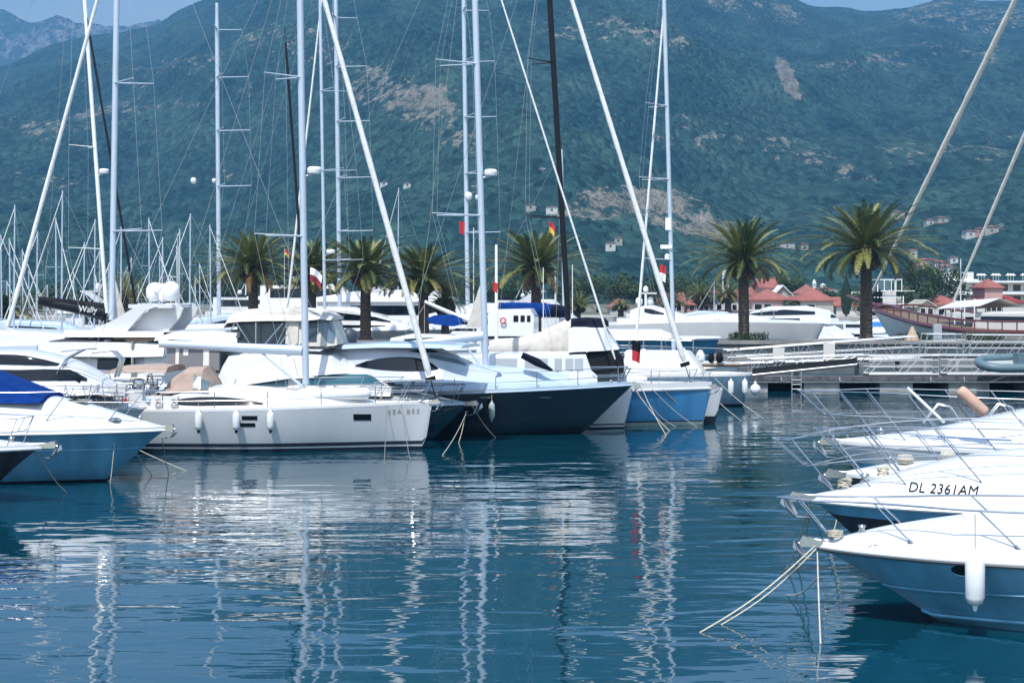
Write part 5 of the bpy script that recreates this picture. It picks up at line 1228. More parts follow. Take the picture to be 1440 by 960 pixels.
    o = q.build('rope_bundle', rope, smooth=60); o.location = b.root.location; o.rotation_euler = (0, 0, b.a); tag(o, 'knotted cream rope bundle on the bow roller of the nearest boat', 'rope')
    x, z = b.L(1371, 770, 1.4); f = fender(b, x, h.W(x) + .17, z - .1, .80, .155, 'big white fender hanging from the rail of the nearest boat', rope_to=1.97, knob=False)
    return b
R1 = boat_R1()
bp = R1.W(-.05, .05, 1.17)
line(R1.W(.02, .1, 1.2), G(984, 889), 'longest pale bow rope of the nearest boat, reaching the water far ahead', .014)
line(R1.W(.0, .16, 1.16), G(1014, 878), 'second pale bow rope of the nearest boat, just inside the longest one', .013)
line(R1.W(-.02, .16, 1.1), G(1154, 905, -.0), 'pale rope hanging almost straight down from the bow of the nearest boat', .013)
line(R1.W(-.05, .3, .72), G(1106, 836), 'short thin rope from behind the stem of the nearest boat to the water', .011)
def boat_R2():
    b = Boat('motor_boat', 'white motor boat marked DL 2361AM with dark lower hull, second from the camera', 'boat', (1142, 701), 72.7, (-.98, .2))
    h = b.hh = hull(b, 10.5, 3.2, 'motor', 1.6, 1.5, 1.45, .5, bands=[(1.22, 1), (9, 0)], mats=(steelhull, maroon), a_bow=1.1, a_mid=.4, stem_pow=1.1)
    deck(b, h, ((0, .08), (.06, .22), (.13, .46), (.25, .82), (.4, 1.05), (1, 1.0)), gel, p=3.2, toe=.03)
    q = MB()
    for sg in (-1, 1): q.tube([(x, sg * (h.W(x) + .012), h.zg(x) - .03) for x in [-.02 - i * .22 for i in range(48)]], .035, 6)
    q.build('rub_rail', whitem, b.root)
    x, z = b.L(1277, 694, 1.25); t = text('DL 2361AM', .24, (x, 1.3, z - .0), (R(90), 0, R(180)), blackm, b.root, shear=.28, name='registration_lettering', extrude=.001, sx=1.05); top_text(t, b, h, 3.2)
    rails(b, h, -.4, -6, .98, 5, .013, lean=.82, ext=.35, inset=.3, gx=[-.42, -1.1, -1.75, -3.1, -4.8])
    anchor(b, .25, z=b.zb - .0, s=1.0); body(b, [(-9.5, 1.5, 3.2, 1.3, 1.1), (-6.3, 1.8, 3.2, 1.3, 1.0), (-4.9, 2.3, 2.6, 1.0, .8)], gel)
    for x, y, r_, lab in ((-.62, .05, .12, 'coil'), (-1.35, -.4, .1, 'coil')):
        q = MB(); [q.tube([(x + r_ * math.cos(t * .63 + k), y + r_ * math.sin(t * .63 + k), h.top(x, y) + .04 + .04 * k + .03 * math.sin(t)) for t in range(11)], .022, 6) for k in range(4)]
        o = q.build('rope_coil', rope, smooth=60); o.location = b.root.location; o.rotation_euler = (0, 0, b.a); tag(o, 'cream rope coil on the foredeck of the boat marked DL 2361AM, ' + ('nearest its bow' if x > -1 else 'farther from its bow'), 'rope')
    return b
R2 = boat_R2()
line(R2.W(.05, 0, 1.4), G(1106, 800) , 'pale rope from the bow of the boat marked DL 2361AM dropping ahead', .016)
line(R2.W(.0, .05, 1.4), G(1120, 792), 'second pale rope from the bow of the boat marked DL 2361AM', .014)
def boat_R3():
    b = Boat('motor_boat', 'small white motor boat half hidden between the DL 2361AM boat and the railed one', 'boat', (1186, 668), 65, (-.98, .2))
    h = b.hh = hull(b, 9, 3.0, 'motor', 1.3, 1.45, 1.4, .5, mats=(darkteal,), a_bow=1.1, a_mid=.4)
    deck(b, h, ((0, .08), (.12, .3), (.3, .42), (1, .5)), gel, p=2.6, toe=.05)
    rails(b, h, -.35, -6, .85, 5, .012, lean=.7, ext=.3, inset=.25, gx=[-.35, -1.2, -2.2, -3.6, -5.2]); anchor(b, .2, s=.95)
    for x, y, lab in ((-1.3, .2, 'nearest the bow'), (-2.2, -.1, 'farther from the bow')):
        q = MB(); q.lathe([(.05, -.1), (.15, -.09), (.18, 0), (.15, .09), (.05, .1)], (0, 0, 0), 12); q.lathe([(.16, -.04), (.19, 0), (.16, .04)], (0, 0, 0), 12); o = q.build('rope_coil', rope); p = b.W(x, y, h.top(x, y) + .1); o.location = p; tag(o, 'round rope coil on the small half hidden white boat, ' + lab, 'rope')
    body(b, [(-8, 1.4, 2.3, 1.1, .9), (-4.5, 1.5, 2.3, 1.1, .8), (-3.6, 1.6, 1.9, .9, .6)], gel); return b
R3 = boat_R3()
line(R3.W(.05, 0, 1.35), G(1148, 735), 'rope from the bow of the half hidden white boat dropping to the water', .014)
line(R3.W(.0, 0, 1.3), R3.W(.3, .3, 0), 'straight rope under the bow of the half hidden white boat', .014)
def boat_R4():
    b = Boat('motor_boat', 'white motor yacht with tall steel bow railing, farthest of the four boats facing the basin', 'motor yacht', (1176, 622), 58.5, (-.98, .2))
    h = b.hh = hull(b, 12, 3.7, 'motor', 1.5, 1.8, 1.7, .5, bands=[(1.3, 0), (1.42, 1), (9, 0)], mats=(gel, steelhull), a_bow=1.05, a_mid=.38)
    deck(b, h, ((0, .08), (.08, .2), (.2, .38), (1, .4)), gel, p=2.6, toe=.06)
    body(b, [(-11, 1.8, 3.6, 1.5, 1.2), (-7.4, 1.9, 3.6, 1.5, 1.1), (-6, 2.0, 3.0, 1.4, 1.0), (-4.2, 2.1, 2.66, 1.2, .9), (-2.1, 2.05, 2.2, .7, .4)], gel, r=.1)
    rails(b, h, -.3, -7, 1.12, 7, .014, lean=.9, ext=.3, inset=.25, gx=[-.3, -.95, -1.6, -2.5, -3.5, -4.6, -6]); anchor(b, .2, s=1.0)
    x, z = b.L(1370, 617, 1.6); q = MB(); win(b, Hv2(h), [(x - .8, z - .03, z + .03), (x + .8, z - .01, z + .05)], mat('blue_script', (.15, .25, .45), .4), name='blue_flash', parent=h.obj)
    for p, lab, wdt in ((1325, 'folded steel ladder frame on the railed motor yacht, nearer its bow', .25), (1410, 'folded steel ladder frame on the railed motor yacht, farther aft', .3)):
        x, z = b.L(p, 580, 0); q = MB()
        for k in range(2):
            y = k * .4 - .2; q.tube([(x - .5, y, z - .3), (x - .2, y, z + .15), (x + .1, y, z + .2), (x + .45, y, z - .25)], .017, 6)
        for k in range(4): q.tube([(x - .45 + k * .25, -.2, z - .25 + (.35 if 0 < k < 3 else 0)), (x - .45 + k * .25, .2, z - .25 + (.35 if 0 < k < 3 else 0))], .014, 6)
        o = q.build('boarding_ladder', steel); o.location = b.root.location; o.rotation_euler = (0, 0, b.a); tag(o, lab, 'ladder')
    return b
class Hv2:
    def __init__(s, h): s.side = h.side
R4 = boat_R4()
x0, z0 = R4.L(1350, 548, 1.5); x1, z1 = R4.L(1385, 580, 1.5); p0, p1 = R4.W(x0, 1.55, z0), R4.W(x1, 1.5, z1)
q = MB(); d_ = p1 - p0; q.tube([-d_ * .04, Vector((0, 0, 0)), d_ * .06, d_ * .94, d_, d_ * 1.04], [.07, .12, .135, .135, .12, .07], 14)
tag(q.build('fender', mat('peach_fender', (.50, .32, .24), .6, vary=.12, vscale=5), loc=p0, smooth=60), 'fat peach coloured fender strapped slantwise to the steel railing', 'fender', 'fenders hanging along the hulls')
MB().tube([(0, 0, 0), R4.W(-1.1, 1.1, 1.95) - p0 if 0 else Vector((.3, -.1, -.9))], .012, 5)
q = MB(); p = R4.W(*[R4.L(1276, 545, 1.2)[0], 1.2, 0]); pa = Vector((p.x, p.y, R4.L(1276, 545, 1.2)[1])); x, z = R4.L(1328, 594, 1.2); pb = R4.W(x, 1.2, z)
q.tube([(0, 0, 0), pb - pa], .035, 8); tag(q.build('boat_hook', whitem, loc=pa), 'thick white pole leaning on the steel railing of the farthest railed boat', 'pole')

# ================================================================ floating pier, gangway, inflatable boat
def pier():
    D = 94; s = F / D; X = lambda p: (p - 720) / s; Z = lambda y: H - (y - HY) / s
    root = empty('floating_pier', (X(1250), D, 0), 0, 'long floating concrete pier with dark fender beam and pale float blocks', 'pier')
    ox = X(1250)
    MB().box((X(1540) - ox - 6.5 + 1, 1.5, .62), (30, 3.0, .2)).build('deck', concrete, root, smooth=0)
    MB().box((X(1540) - ox - 6.5 + 1, -.06, .72), (30, .12, .26)).build('fender_beam', mat('weathered_beam', (.10, .10, .11), .8, vary=.5, vscale=4), root, smooth=0)
    MB().box((X(1540) - ox - 6.5 + 1, -.03, .53), (30, .1, .05)).build('trim', galv, root, smooth=0)
    for a, c in ((1046, 1080), (1131, 1181), (1238, 1284), (1335, 1392), (1444, 1500), (1560, 1620)):
        q = MB(); q.box(((X(a) + X(c)) / 2 - ox, 1.45, .12), (X(c) - X(a), 2.7, .78)); q.build('float_block', concrete, root, smooth=0)
    MB().box((X(1540) - ox - 6.5 + 1, 2.7, .15), (29, .3, .7)).build('gap_shade_strip', blackm, root, smooth=0)  # black strip behind the floats puts shade into the gaps
    for p in (1113, 1126):
        MB().tube([(X(p) - ox, -.14, Z(522)), (X(p) - ox, -.14, -.3)], .03, 6).build('ladder_stile', galv, root)
    for k in range(4): MB().tube([(X(1113) - ox, -.14, .65 - k * .25), (X(1126) - ox, -.14, .65 - k * .25)], .02, 5).build('ladder_rung', galv, root)
    for p in (1098, 1180, 1308, 1355): MB().tube([(X(p) - ox, -.14, .82), (X(p) - ox, -.2, .6), (X(p) - ox + .15, -.14, .55)], .035, 6).build('mooring_ring', galv, root)
    return root
pier()
def truss(name, label, D, top, bot, panels, depth=1.4, mid=None, kick=None, grp='steel gangways', floor=True, posts=True):
    """side frames of steel tube on both sides of a walkway, traced along top and bottom chords"""
    s = F / D; o = P(bot[0][0], bot[0][1], D); root = empty(name, o, 0, label, 'gangway', grp)
    for k in range(2):
        y = k * depth; f = lambda p: Vector(((p[0] - bot[0][0]) / s, y, -(p[1] - bot[0][1]) / s)); q = MB()
        t0, t1, b0, b1 = f(top[0]), f(top[1]), f(bot[0]), f(bot[1])
        q.tube([b0, t0, t1, b1], .035, 6); q.tube([b0, b1], .05, 6)
        for i in range(panels):
            a = b0.lerp(b1, i / panels); c = t0.lerp(t1, (i + .5) / panels); d = b0.lerp(b1, (i + 1) / panels); q.tube([a, c, d], .022, 5)
            if posts and i: q.tube([b0.lerp(b1, i / panels), t0.lerp(t1, i / panels)], .02, 5) if i % 3 == 0 else None
        for m_ in (mid or ()): q.tube([b0.lerp(t0, m_), b1.lerp(t1, m_)], .022, 5)
        q.build('side_frame', galv, root)
    if floor:
        q = MB(); a, c = f(bot[0]), f(bot[1]); q.loft([[(a.x, 0, a.z - .02), (a.x, depth, a.z - .02), (a.x, depth, a.z - .14), (a.x, 0, a.z - .14)], [(c.x, 0, c.z - .02), (c.x, depth, c.z - .02), (c.x, depth, c.z - .14), (c.x, 0, c.z - .14)]], closed=True, caps=True)
        q.build('walkway', mat('dark_grating', (.06, .06, .065), .8), root, smooth=0)
    if kick:
        q = MB(); a, c = f(bot[0]), f(bot[1]); a.y = c.y = -.03; q.add([a + Vector((0, 0, .05)), c + Vector((0, 0, .05)), c + Vector((0, 0, kick)), a + Vector((0, 0, kick))], [(0, 1, 2, 3)]); q.add([a + Vector((0, .02, .05)), c + Vector((0, .02, .05)), c + Vector((0, .02, kick)), a + Vector((0, .02, kick))], [(3, 2, 1, 0)])
        q.build('kick_panel', mat('dark_panel', (.014, .017, .02), .7, spec=.2), root, smooth=0)
    return root
truss('gangway', 'sloping steel lattice gangway rising from the floating pier towards the quay', 95, ((1056, 505), (1222, 499)), ((1058, 527), (1205, 512)), 5, 1.5, kick=.36)
truss('gangway', 'upper sloping lattice handrail bridge above the first gangway with pale notice boards', 98, ((1022, 493), (1290, 473)), ((1024, 512), (1294, 503)), 8, 1.6, mid=(.5,))
truss('gangway', 'level railed landing with square lattice panels on the pier', 95.5, ((1222, 501), (1320, 500)), ((1222, 526), (1320, 526)), 2, 1.5, mid=(.4, .75))
truss('gangway', 'second level railed landing beside the grey inflatable boat', 95.5, ((1332, 500), (1480, 500)), ((1332, 526), (1480, 526)), 3, 1.5, mid=(.4, .75))
truss('gangway', 'bridge section with chamfered railing end behind the landing', 100, ((1304, 470), (1352, 470)), ((1300, 500), (1356, 500)), 2, 1.4, mid=(.35, .65))
truss('gangway', 'long railed bridge section ending above the grey inflatable boat', 100, ((1368, 471), (1560, 472)), ((1362, 500), (1560, 500)), 6, 1.4, mid=(.35, .65))
for a, y0, y1, lab in ((1095, 489, 506, 'pale notice board on the gangway handrail nearer its low end'), (1166, 482, 505, 'pale notice board on the gangway handrail nearer the tall palm')):
    D_ = 97.8; s = F / D_; p = P(a, y1, D_); o = MB().box((0, 0, (y1 - y0) / s / 2), (16 / s, .06, (y1 - y0) / s)).build('notice_board', plaster, loc=p, smooth=0); tag(o, lab, 'sign', 'boards on the gangway')
for i, a in enumerate((1078, 1120, 1205, 1262, 1300, 1345, 1400)):       # posts under the bridges
    D_ = 99; q = MB(); q.box((0, 0, .9), (.22, .22, 2.1)); o = q.build('pier_pile', concrete, loc=(P(a, HY, D_).x, D_, -.4), smooth=0)
    tag(o, f'{ORD[i]} grey square pile under the gangways counted from their low end', 'pile', 'piles under the gangways')
# cone, pale cabinet on the promenade edge
q = MB(); q.lathe([(.62, 0), (.6, .08), (.12, 1.15), (.08, 1.2)], n=14); tag(q.build('traffic_cone', mat('tan_cone', (.45, .32, .22), .7, vary=.2, vscale=4), loc=(P(1283, HY, 137.6).x, 137.6, 1.5)), 'tan cone shaped marker beside the dark bush on the quay edge', 'cone')
r0 = empty('service_cabinet', (P(1318, HY, 137).x, 137, 1.5), 0, 'pale blue grey service cabinet on the quay behind the railing', 'cabinet')
MB().box((0, 0, .7), (.6, .5, 1.4)).build('case', mat('cabinet_grey', (.4, .46, .5), .5), r0, smooth=0); MB().box((0, -.26, .75), (.48, .02, 1.1)).build('door', galv, r0, smooth=0)
def rib():
    D = 92.5; s = F / D; p = P(1378, 520, D); root = empty('inflatable_boat', (p.x + 0, D, p.z), R(8), 'grey rubber inflatable boat tilted up on the pier edge', 'inflatable boat')
    q = MB(); pts = []
    for t in [i / 24 for i in range(25)]:
        a = math.pi * t; pts.append((.02 + 1.05 * (1 - math.sin(a)) ** 1.0 * 1.0, -.9 * math.cos(a), .28 + .42 * (math.cos(a) * -.5 + .5)))
    near = [(4.0, -.9, .22)] ; far = [(4.0, .9, .95)]
    q.tube([(4.2, -.9, .12), (2.6, -.9, .12)] + [(1.05 - 1.05 * math.sin(t) if 1 else 0, -.9 * math.cos(t), .12 + .45 * (1 - math.cos(t)) / 2) for t in [math.pi * k / 16 for k in range(1, 16)]] + [(2.6, .9, .62), (4.2, .9, .80)], .24, 12)
    q.build('tube', rubber, root); q = MB(); q.loft([[(.5, -.6, .05), (.3, 0, .2), (.5, .6, .45)], [(4.2, -.75, -.02), (4.2, 0, -.05), (4.2, .75, .55)]]); q.build('floor', mat('rib_floor', (.32, .36, .36), .6), root, smooth=0)
    MB().box((2.3, 0, .55), (.5, .7, .7)).build('console', rubber, root, smooth=0); MB().box((3.4, 0, .5), (.4, 1.3, .4)).build('seat', whitem, root, smooth=0)
rib()

# ================================================================ wooden schooner and its spars
def schooner():
    b = Boat('schooner', 'large cream hulled wooden schooner with varnished red brown rail and bowsprit', 'schooner', (1226, 433), 14.5, (-.35, .94))
    h = b.hh = hull(b, 38, 8, 'sail', 4.5, 2.3, 2.4, 1.0, bands=[(.5, 1), (9, 0)], mats=(mat('cream_hull', (.72, .69, .62), .4, vary=.15, vscale=.6), antif), a_bow=.8, a_mid=.3, rail=.16, railm=redbrown)
    deck(b, h, ((0, .1), (1, .2)), teak, toe=.0); q = MB()
    for sg in (-1, 1):
        q.tube([(x, sg * (h.W(x) - .05), h.zg(x) + .85 * min(1, -x / 5)) for x in [-1 - i * 1.5 for i in range(24)]], .10, 6)
        for x in [-3 - i * 1.9 for i in range(18)]: q.tube([(x, sg * (h.W(x) - .05), h.zg(x)), (x, sg * (h.W(x) - .05), h.zg(x) + .85)], .06, 5)
    q.build('bulwark_rail', redbrown, b.root)
    MB().tube([(-5, 0, b.zb + .1), (0, 0, b.zb + .35), (4.5, 0, b.zb + 1.2)], [.2, .2, .12], 8).build('bowsprit', redbrown, b.root)
    for nm, st, r_ in (('furled_jib', ((1226, 412), (1428, 0)), .19), ('furled_staysail', ((1338, 430), (1440, 192)), .14)):
        (x0, z0), (x1, z1) = b.L(*st[0]), b.L(*st[1]); v0, v1 = Vector((x0, 0, z0)), Vector((x1, 0, z1)); k = (36 - z0) / (z1 - z0); e = v0 + (v1 - v0) * k; rd = random.Random(3); n = 70; q = MB()
        q.tube([v0 + (e - v0) * (i / n) for i in range(n + 1)], [r_ * lerp(.7, 1.25, min(1, 2.2 * i / n)) * rd.uniform(.88, 1.1) for i in range(n + 1)], 8, mi=0); q.build(nm, furlb, b.root, smooth=60)
        hx = e
        MB().tube([v0, (v0.x + (.5 if nm == 'furled_jib' else 0), 0, h.zg(min(0, v0.x)) + .3)], [.05, .05], 6).build('tack_line', steel, b.root)
    MB().tube([(hx.x - .4, 0, 2), (hx.x - .4, 0, 38)], [.3, .2], 12).build('mast', teak, b.root)
    dh = body(b, [(-34, 2.3, 4.0, 2.0, 1.8), (-19, 2.4, 3.7, 2.0, 1.8)], gelw, 'deckhouse'); win(b, dh, [(-33, 3.0, 3.5), (-20, 3.0, 3.4)])
    for p, y0, y1 in ((1232, 404, 425), (1237, 402, 424)):
        x, z = b.L(p, y1, 0); MB().tube([(x, 0, z), (x, 0, z + 1.2)], .09, 6).build('bitt', blackm, b.root)
    for p in (1352, 1366, 1380):
        x, z = b.L(p, 446, 1.5); MB().tube([(x, 2.2, z - .6), (x, 2.2, z + 1.6)], .06, 6).build('awning_post', whitem, b.root)
    x0, z0 = b.L(1345, 420, 0); x1, _ = b.L(1408, 420, 0)
    q = MB(); q.loft([[(x0, -2.2, z0 - .9), (x0, 0, z0 - .2), (x0, 2.2, z0 - .9)], [(x1, -2.2, z0 - .6), (x1, 0, z0 + .1), (x1, 2.2, z0 - .6)]]); q.build('awning', gelw, b.root, smooth=0)
    return b
SCH = schooner()

# ================================================================ big sailing yachts behind, each carrying its traced mast
def hid_yacht(label, base, sc, heading, L_, wd, top, ztop, spr=(), m=alu, group=None, fore=None, B=4.2, fb=1.6, stay=None, stay_r=.08, staym=furl, boom=None, boomm=None, boom_r=.14, domes=(), radar=None, cl=1.3, hm=(gel,), name='sailing_yacht', mast_at=.42, shr=.008, loc_deck=None):
    """base: pixel of the mast foot; the hull is set so that its mast stands there"""
    ux, uy = heading; n = math.hypot(ux, uy); ux /= n; uy /= n; Dm = F / sc; Xm = (base[0] - 720) / sc
    bx, by = Xm + ux * L_ * mast_at, Dm + uy * L_ * mast_at; sb = F / by
    b = Boat(name, label, 'sailing yacht', (720 + bx * sb, HY + (H - fb) * sb), sb, (ux, uy), group)
    h = b.hh = hull(b, L_, B, 'sail', .8, fb * .92, fb * .88, .5, bands=[(.15, 1), (9, 0)], mats=(hm[0], antif), a_bow=.75, a_mid=.25, ns=26)
    deck(b, h, ((0, .05), (1, .12)), deckm, toe=.07)
    body(b, [(-L_*.72, fb*.9, fb*.9+.6, B*.32, B*.27), (-L_*.45, fb*.9, fb*.9+.62, B*.32, B*.26), (-L_*.2, fb*.95, fb+.2, B*.12, B*.06)], gelw, 'coachroof', r=.15)
    rig(b, (base[0], base[1]), top, wd, ztop, spr, m=m, stay=stay, stay_r=stay_r, staym=staym, boom=boom, boomm=boomm, boom_r=boom_r, radar=radar, cl=cl, shr=shr, backx=-L_ * .97)
    for (px, py, r_) in domes:
        x, z = b.L(px, py); dome(b.root, (x, 0, z), r_, r_ * 2.1)
    return b
N1 = hid_yacht('tall silver masted yacht facing away with a long white furled stay, behind the twin domes', (157, 450), 31, (-.97, .24), 20, .27, (164, 0), 27, ((325, 58), (117, 42)), stay=((8, 470), (137, 0)), stay_r=.095)
N2 = hid_yacht('black sailed yacht whose dark cover lettered Wally lies on its boom', (150, 440), 27, (.97, -.24), 22, .21, (119, 0), 27, ((350, -38), (207, -26)), m=whitem, stay=((195, 452), (128, 60)), stay_r=.065, staym=carbon, boom=((57, 424), (148, 441)), boom_r=.26, boomm=carbon, hm=(blackm,), radar=(241, 1))
b = N2; (x0, z0), (x1, z1) = b.L(56, 418), b.L(148, 432); rings = []
for i in range(13):
    u = i / 12; x = lerp(x0, x1, u); zt = lerp(z0 + .05, z1 + .22, u); hgt = lerp(.35, .95, u); rings.append([(x, -.12 * math.sin(t) * (1.4 + .2 * math.sin(i)), zt - hgt * .5 + hgt * .5 * math.cos(t)) for t in [2 * math.pi * k / 10 for k in range(10)]])
q = MB(); q.loft(rings, closed=True, caps=True); q.build('sail_cover', blackm, b.root)
x, z = b.L(111, 433.5, -.2); t = text('Wally', .45, (x, -.24, z - .15), (R(90), R(5), 0), whitem, b.root, name='sail_lettering', extrude=.01)
N3 = hid_yacht('sailing yacht with white radar on its mast, just right of the cream canopy', (457, 450), 24, (.96, -.28), 14, .19, (450, 0), 24, ((366, 50), (240, 42), (128, 30)), m=alu, stay=((404, 432), (449, 30)), stay_r=.07, radar=(354, 1), cl=1.3)
hid_yacht('sailing yacht with slim short black mast behind the mast of the SEA BEE yacht', (432, 478), 30, (.96, -.28), 12, .13, (402, 66), 17.2, (), m=carbon, shr=.006)
gs = 'superyacht masts beyond the palms'
for base, sc, top, spr, dm, lab in [((308, 450), 14.6, (305, 4), ((262, 42), (184, 40), (109, 38), (42, 24)), ((272, 258, .28), (301, 257, .2)), 'superyacht mast with four curved spreader pairs, standing above the first broad palm'),
        ((478, 450), 14.6, (472, 0), ((325, 44), (250, 42), (171, 40), (94, 36), (25, 18)), (), 'superyacht mast rising between the thin white mast and the second furled stay'),
        ((658, 450), 14.6, (652, 0), ((327, 42), (244, 40), (165, 38), (87, 36), (15, 26)), ((659, 281, .36), (672, 281, .26)), 'superyacht mast with white domes, close to the mast of the navy hulled yacht')]:
    yt = hid_yacht(lab, base, sc, (.8, -.6), 34, .42, top, 45 if top[1] < 3 else H + (HY - 4) / sc, spr, group=gs, B=7, fb=2.6, cl=2.2, domes=dm, shr=.012, stay=((base[0] + 190, 440), (base[0] + 12, 40)) if 0 else None)
# the wheelhouse boat with blue sail cover
def pilot():
    b = Boat('pilot_boat', 'white wheelhouse motor sailer with three dark windows and a red lifebuoy', 'boat', (800, 478), 25.5, (.99, -.12))
    h = b.hh = hull(b, 10, 3.6, 'motor', 1.2, 1.9, 1.8, .5, mats=(gel,)); deck(b, h, ((0, .05), (1, .1)), gel)
    lo = pxbody(b, [(688, 441, 476), (700, 436, 476), (747, 435, 476), (752, 444, 476)], [1.4]*4, [1.2]*4, gel, 'wheelhouse', r=.1)
    for a, c in ((722, 729), (732, 738), (741, 746)): pxwin(b, lo, [(a, 443.5, 452.5), (c, 443.5, 452.5)], blackm)
    x, z = b.L(707.5, 450.5, -1.4); q = MB(); q.tube([(x + .14 * math.cos(t * .5236), -1.45, z + .14 * math.sin(t * .5236)) for t in range(13)], .045, 8, caps=False); q.build('lifebuoy', mat('lifebuoy_pink', (.55, .12, .12), .5), b.root)
    x, z = b.L(725, 462, -1.4); t = text('PORTO', .16, (x + .4, -1.46, z), (R(90), 0, 0), mat('grey_letter', (.2, .2, .22), .5), b.root, name='name_lettering') if 0 else None
    MB().box((b.L(720, 474)[0], -1.5, b.L(720, 473.5)[1]), (2.6, .06, .14)).build('side_stripe', navycan, b.root, smooth=0)
    return b
pilot()
HB = hid_yacht('sailing yacht with royal blue sail cover along its boom, moored behind the navy hulled yacht', (793, 462), 25, (.98, -.2), 12, .16, (788, 60), 13.5, (), m=alu)
b = HB; (x0, z0), (x1, z1) = b.L(702, 432), b.L(795, 438); rings = []
for i in range(25):
    u = i / 24; x = lerp(x0, x1, u); hgt = .34 * math.sin(math.pi * min(1, .12 + u * .6)) + .42 ; zc = lerp(z0, z1, u)
    rings.append([(x, -.28 * math.sin(t), zc + hgt * .5 * math.cos(t) * (1 + .08 * noise.noise(Vector((i * .8, k, 0))))) for k, t in enumerate([2 * math.pi * k / 12 for k in range(12)])])
q = MB(); q.loft(rings, closed=True, caps=True, mfun=lambda i, j: 1 if i > 18 else 0); q.build('sail_cover', [bluecan, navycan], b.root)
# white mast with pennant by the navy yacht, tall slim poles
for px, y0, y1, D_, r_, lab in [(698, 344, 470, 90, .10, 'short white pole mast with a red pennant beside the lifebuoy wheelhouse'), (666, 320, 460, 150, .05, 'thin steel pole beside the superyacht mast with white domes'), (764, 376, 470, 95, .03, 'thin whip aerial in front of the palm trunk behind the black mast'),
        (781, 380, 455, 150, .10, 'grey lamp mast right beside the black mast'), (805, 372, 450, 92, .03, 'thin white aerial just right of the black mast'), (1351, 364, 440, 160, .06, 'thin white flagpole between the schooner and the hotel'), (262, 250, 300, 170, .0, '')]:
    if r_ == 0: continue
    s = F / D_; z1 = H - (y0 - HY) / s; zb_ = 1.5 if D_ > 120 else 0.0; root = empty('pole', (P(px, HY, D_).x, D_, zb_), 0, lab, 'pole')
    MB().tube([(0, 0, 0), (0, 0, z1 - zb_)], [r_, r_ * .7], 8).build('shaft', whitem, root); MB().box((0, 0, .1), (.3, .3, .2)).build('foot', galv, root, smooth=0)
    if not (D_ > 120):
        q = MB(); q.box((0, 0, .12), (2.2, 1.2, .5)); q.build('float', gelw, root, smooth=0)
# white boom crane with blue cover
r0 = empty('boat_crane', (P(650, HY, 120).x, 120, 0), 0, 'white tilted boom over a blue covered tender beyond the palm trunk', 'crane')
s = 20; MB().tube([((597 - 650) / s, 0, H - (424 - HY) / s), ((640 - 650) / s, 0, H - (443 - HY) / s), (1.2, 0, 3.2)], [.11, .16, .2], 8).build('boom', whitem, r0)
MB().tube([(1.2, 0, .2), (1.2, 0, 3.4)], .2, 8).build('post', whitem, r0)
q = MB(); q.tube([((597 - 650) / s, 0, H - (424 - HY) / s), ((597 - 650) / s, 0, H - (470 - HY) / s)], .02, 5); q.tube([((599 - 650) / s, 0, H - (426 - HY) / s), ((582 - 650) / s, 0, H - (452 - HY) / s)], .02, 5); q.build('fall_rope', rope, r0)
MB().box((0, 0, .3), (6, 2.4, .8)).build('base_pontoon', gelw, r0, smooth=0)
q = MB(); q.loft([[(-1.9, -.1, 0), (-1.9, 0, .1), (-1.9, .1, 0)], [(-1.3, -.5, -.3), (-1.3, 0, .35), (-1.3, .5, -.3)], [(0, -.7, -.42), (0, 0, .38), (0, .7, -.42)], [(.6, -.6, -.3), (.6, 0, .1), (.6, .6, -.3)]], caps=True)
tag(q.build('tender_cover', bluecan, loc=(P(638, HY, 118).x, 118, H - (450 - HY) / (F / 118))), 'royal blue canvas cover over a small tender under the tilted white boom', 'tender')
# white triangular riding sails left furled at masts
for px, D_, y0, y1, w_, sg, lab in [(680, 74, 385, 460, 25, -1, 'white triangular canvas furled tight against the mast of the navy hulled yacht'), (161, 90, 388, 450, 18, 1, 'white triangular canvas beside the tall silver mast')]:
    s = F / D_; q = MB(); z0_ = H - (y1 - HY) / s; z1_ = H - (y0 - HY) / s; ww = w_ / s
    q.slab([(0, 0), (sg * ww, 0), (sg * ww * .9, .15), (0, z1_ - z0_)], -.06, .06); o = q.build('riding_sail', cream, loc=(P(px, HY, D_).x, D_, z0_), smooth=0); tag(o, lab, 'sail')

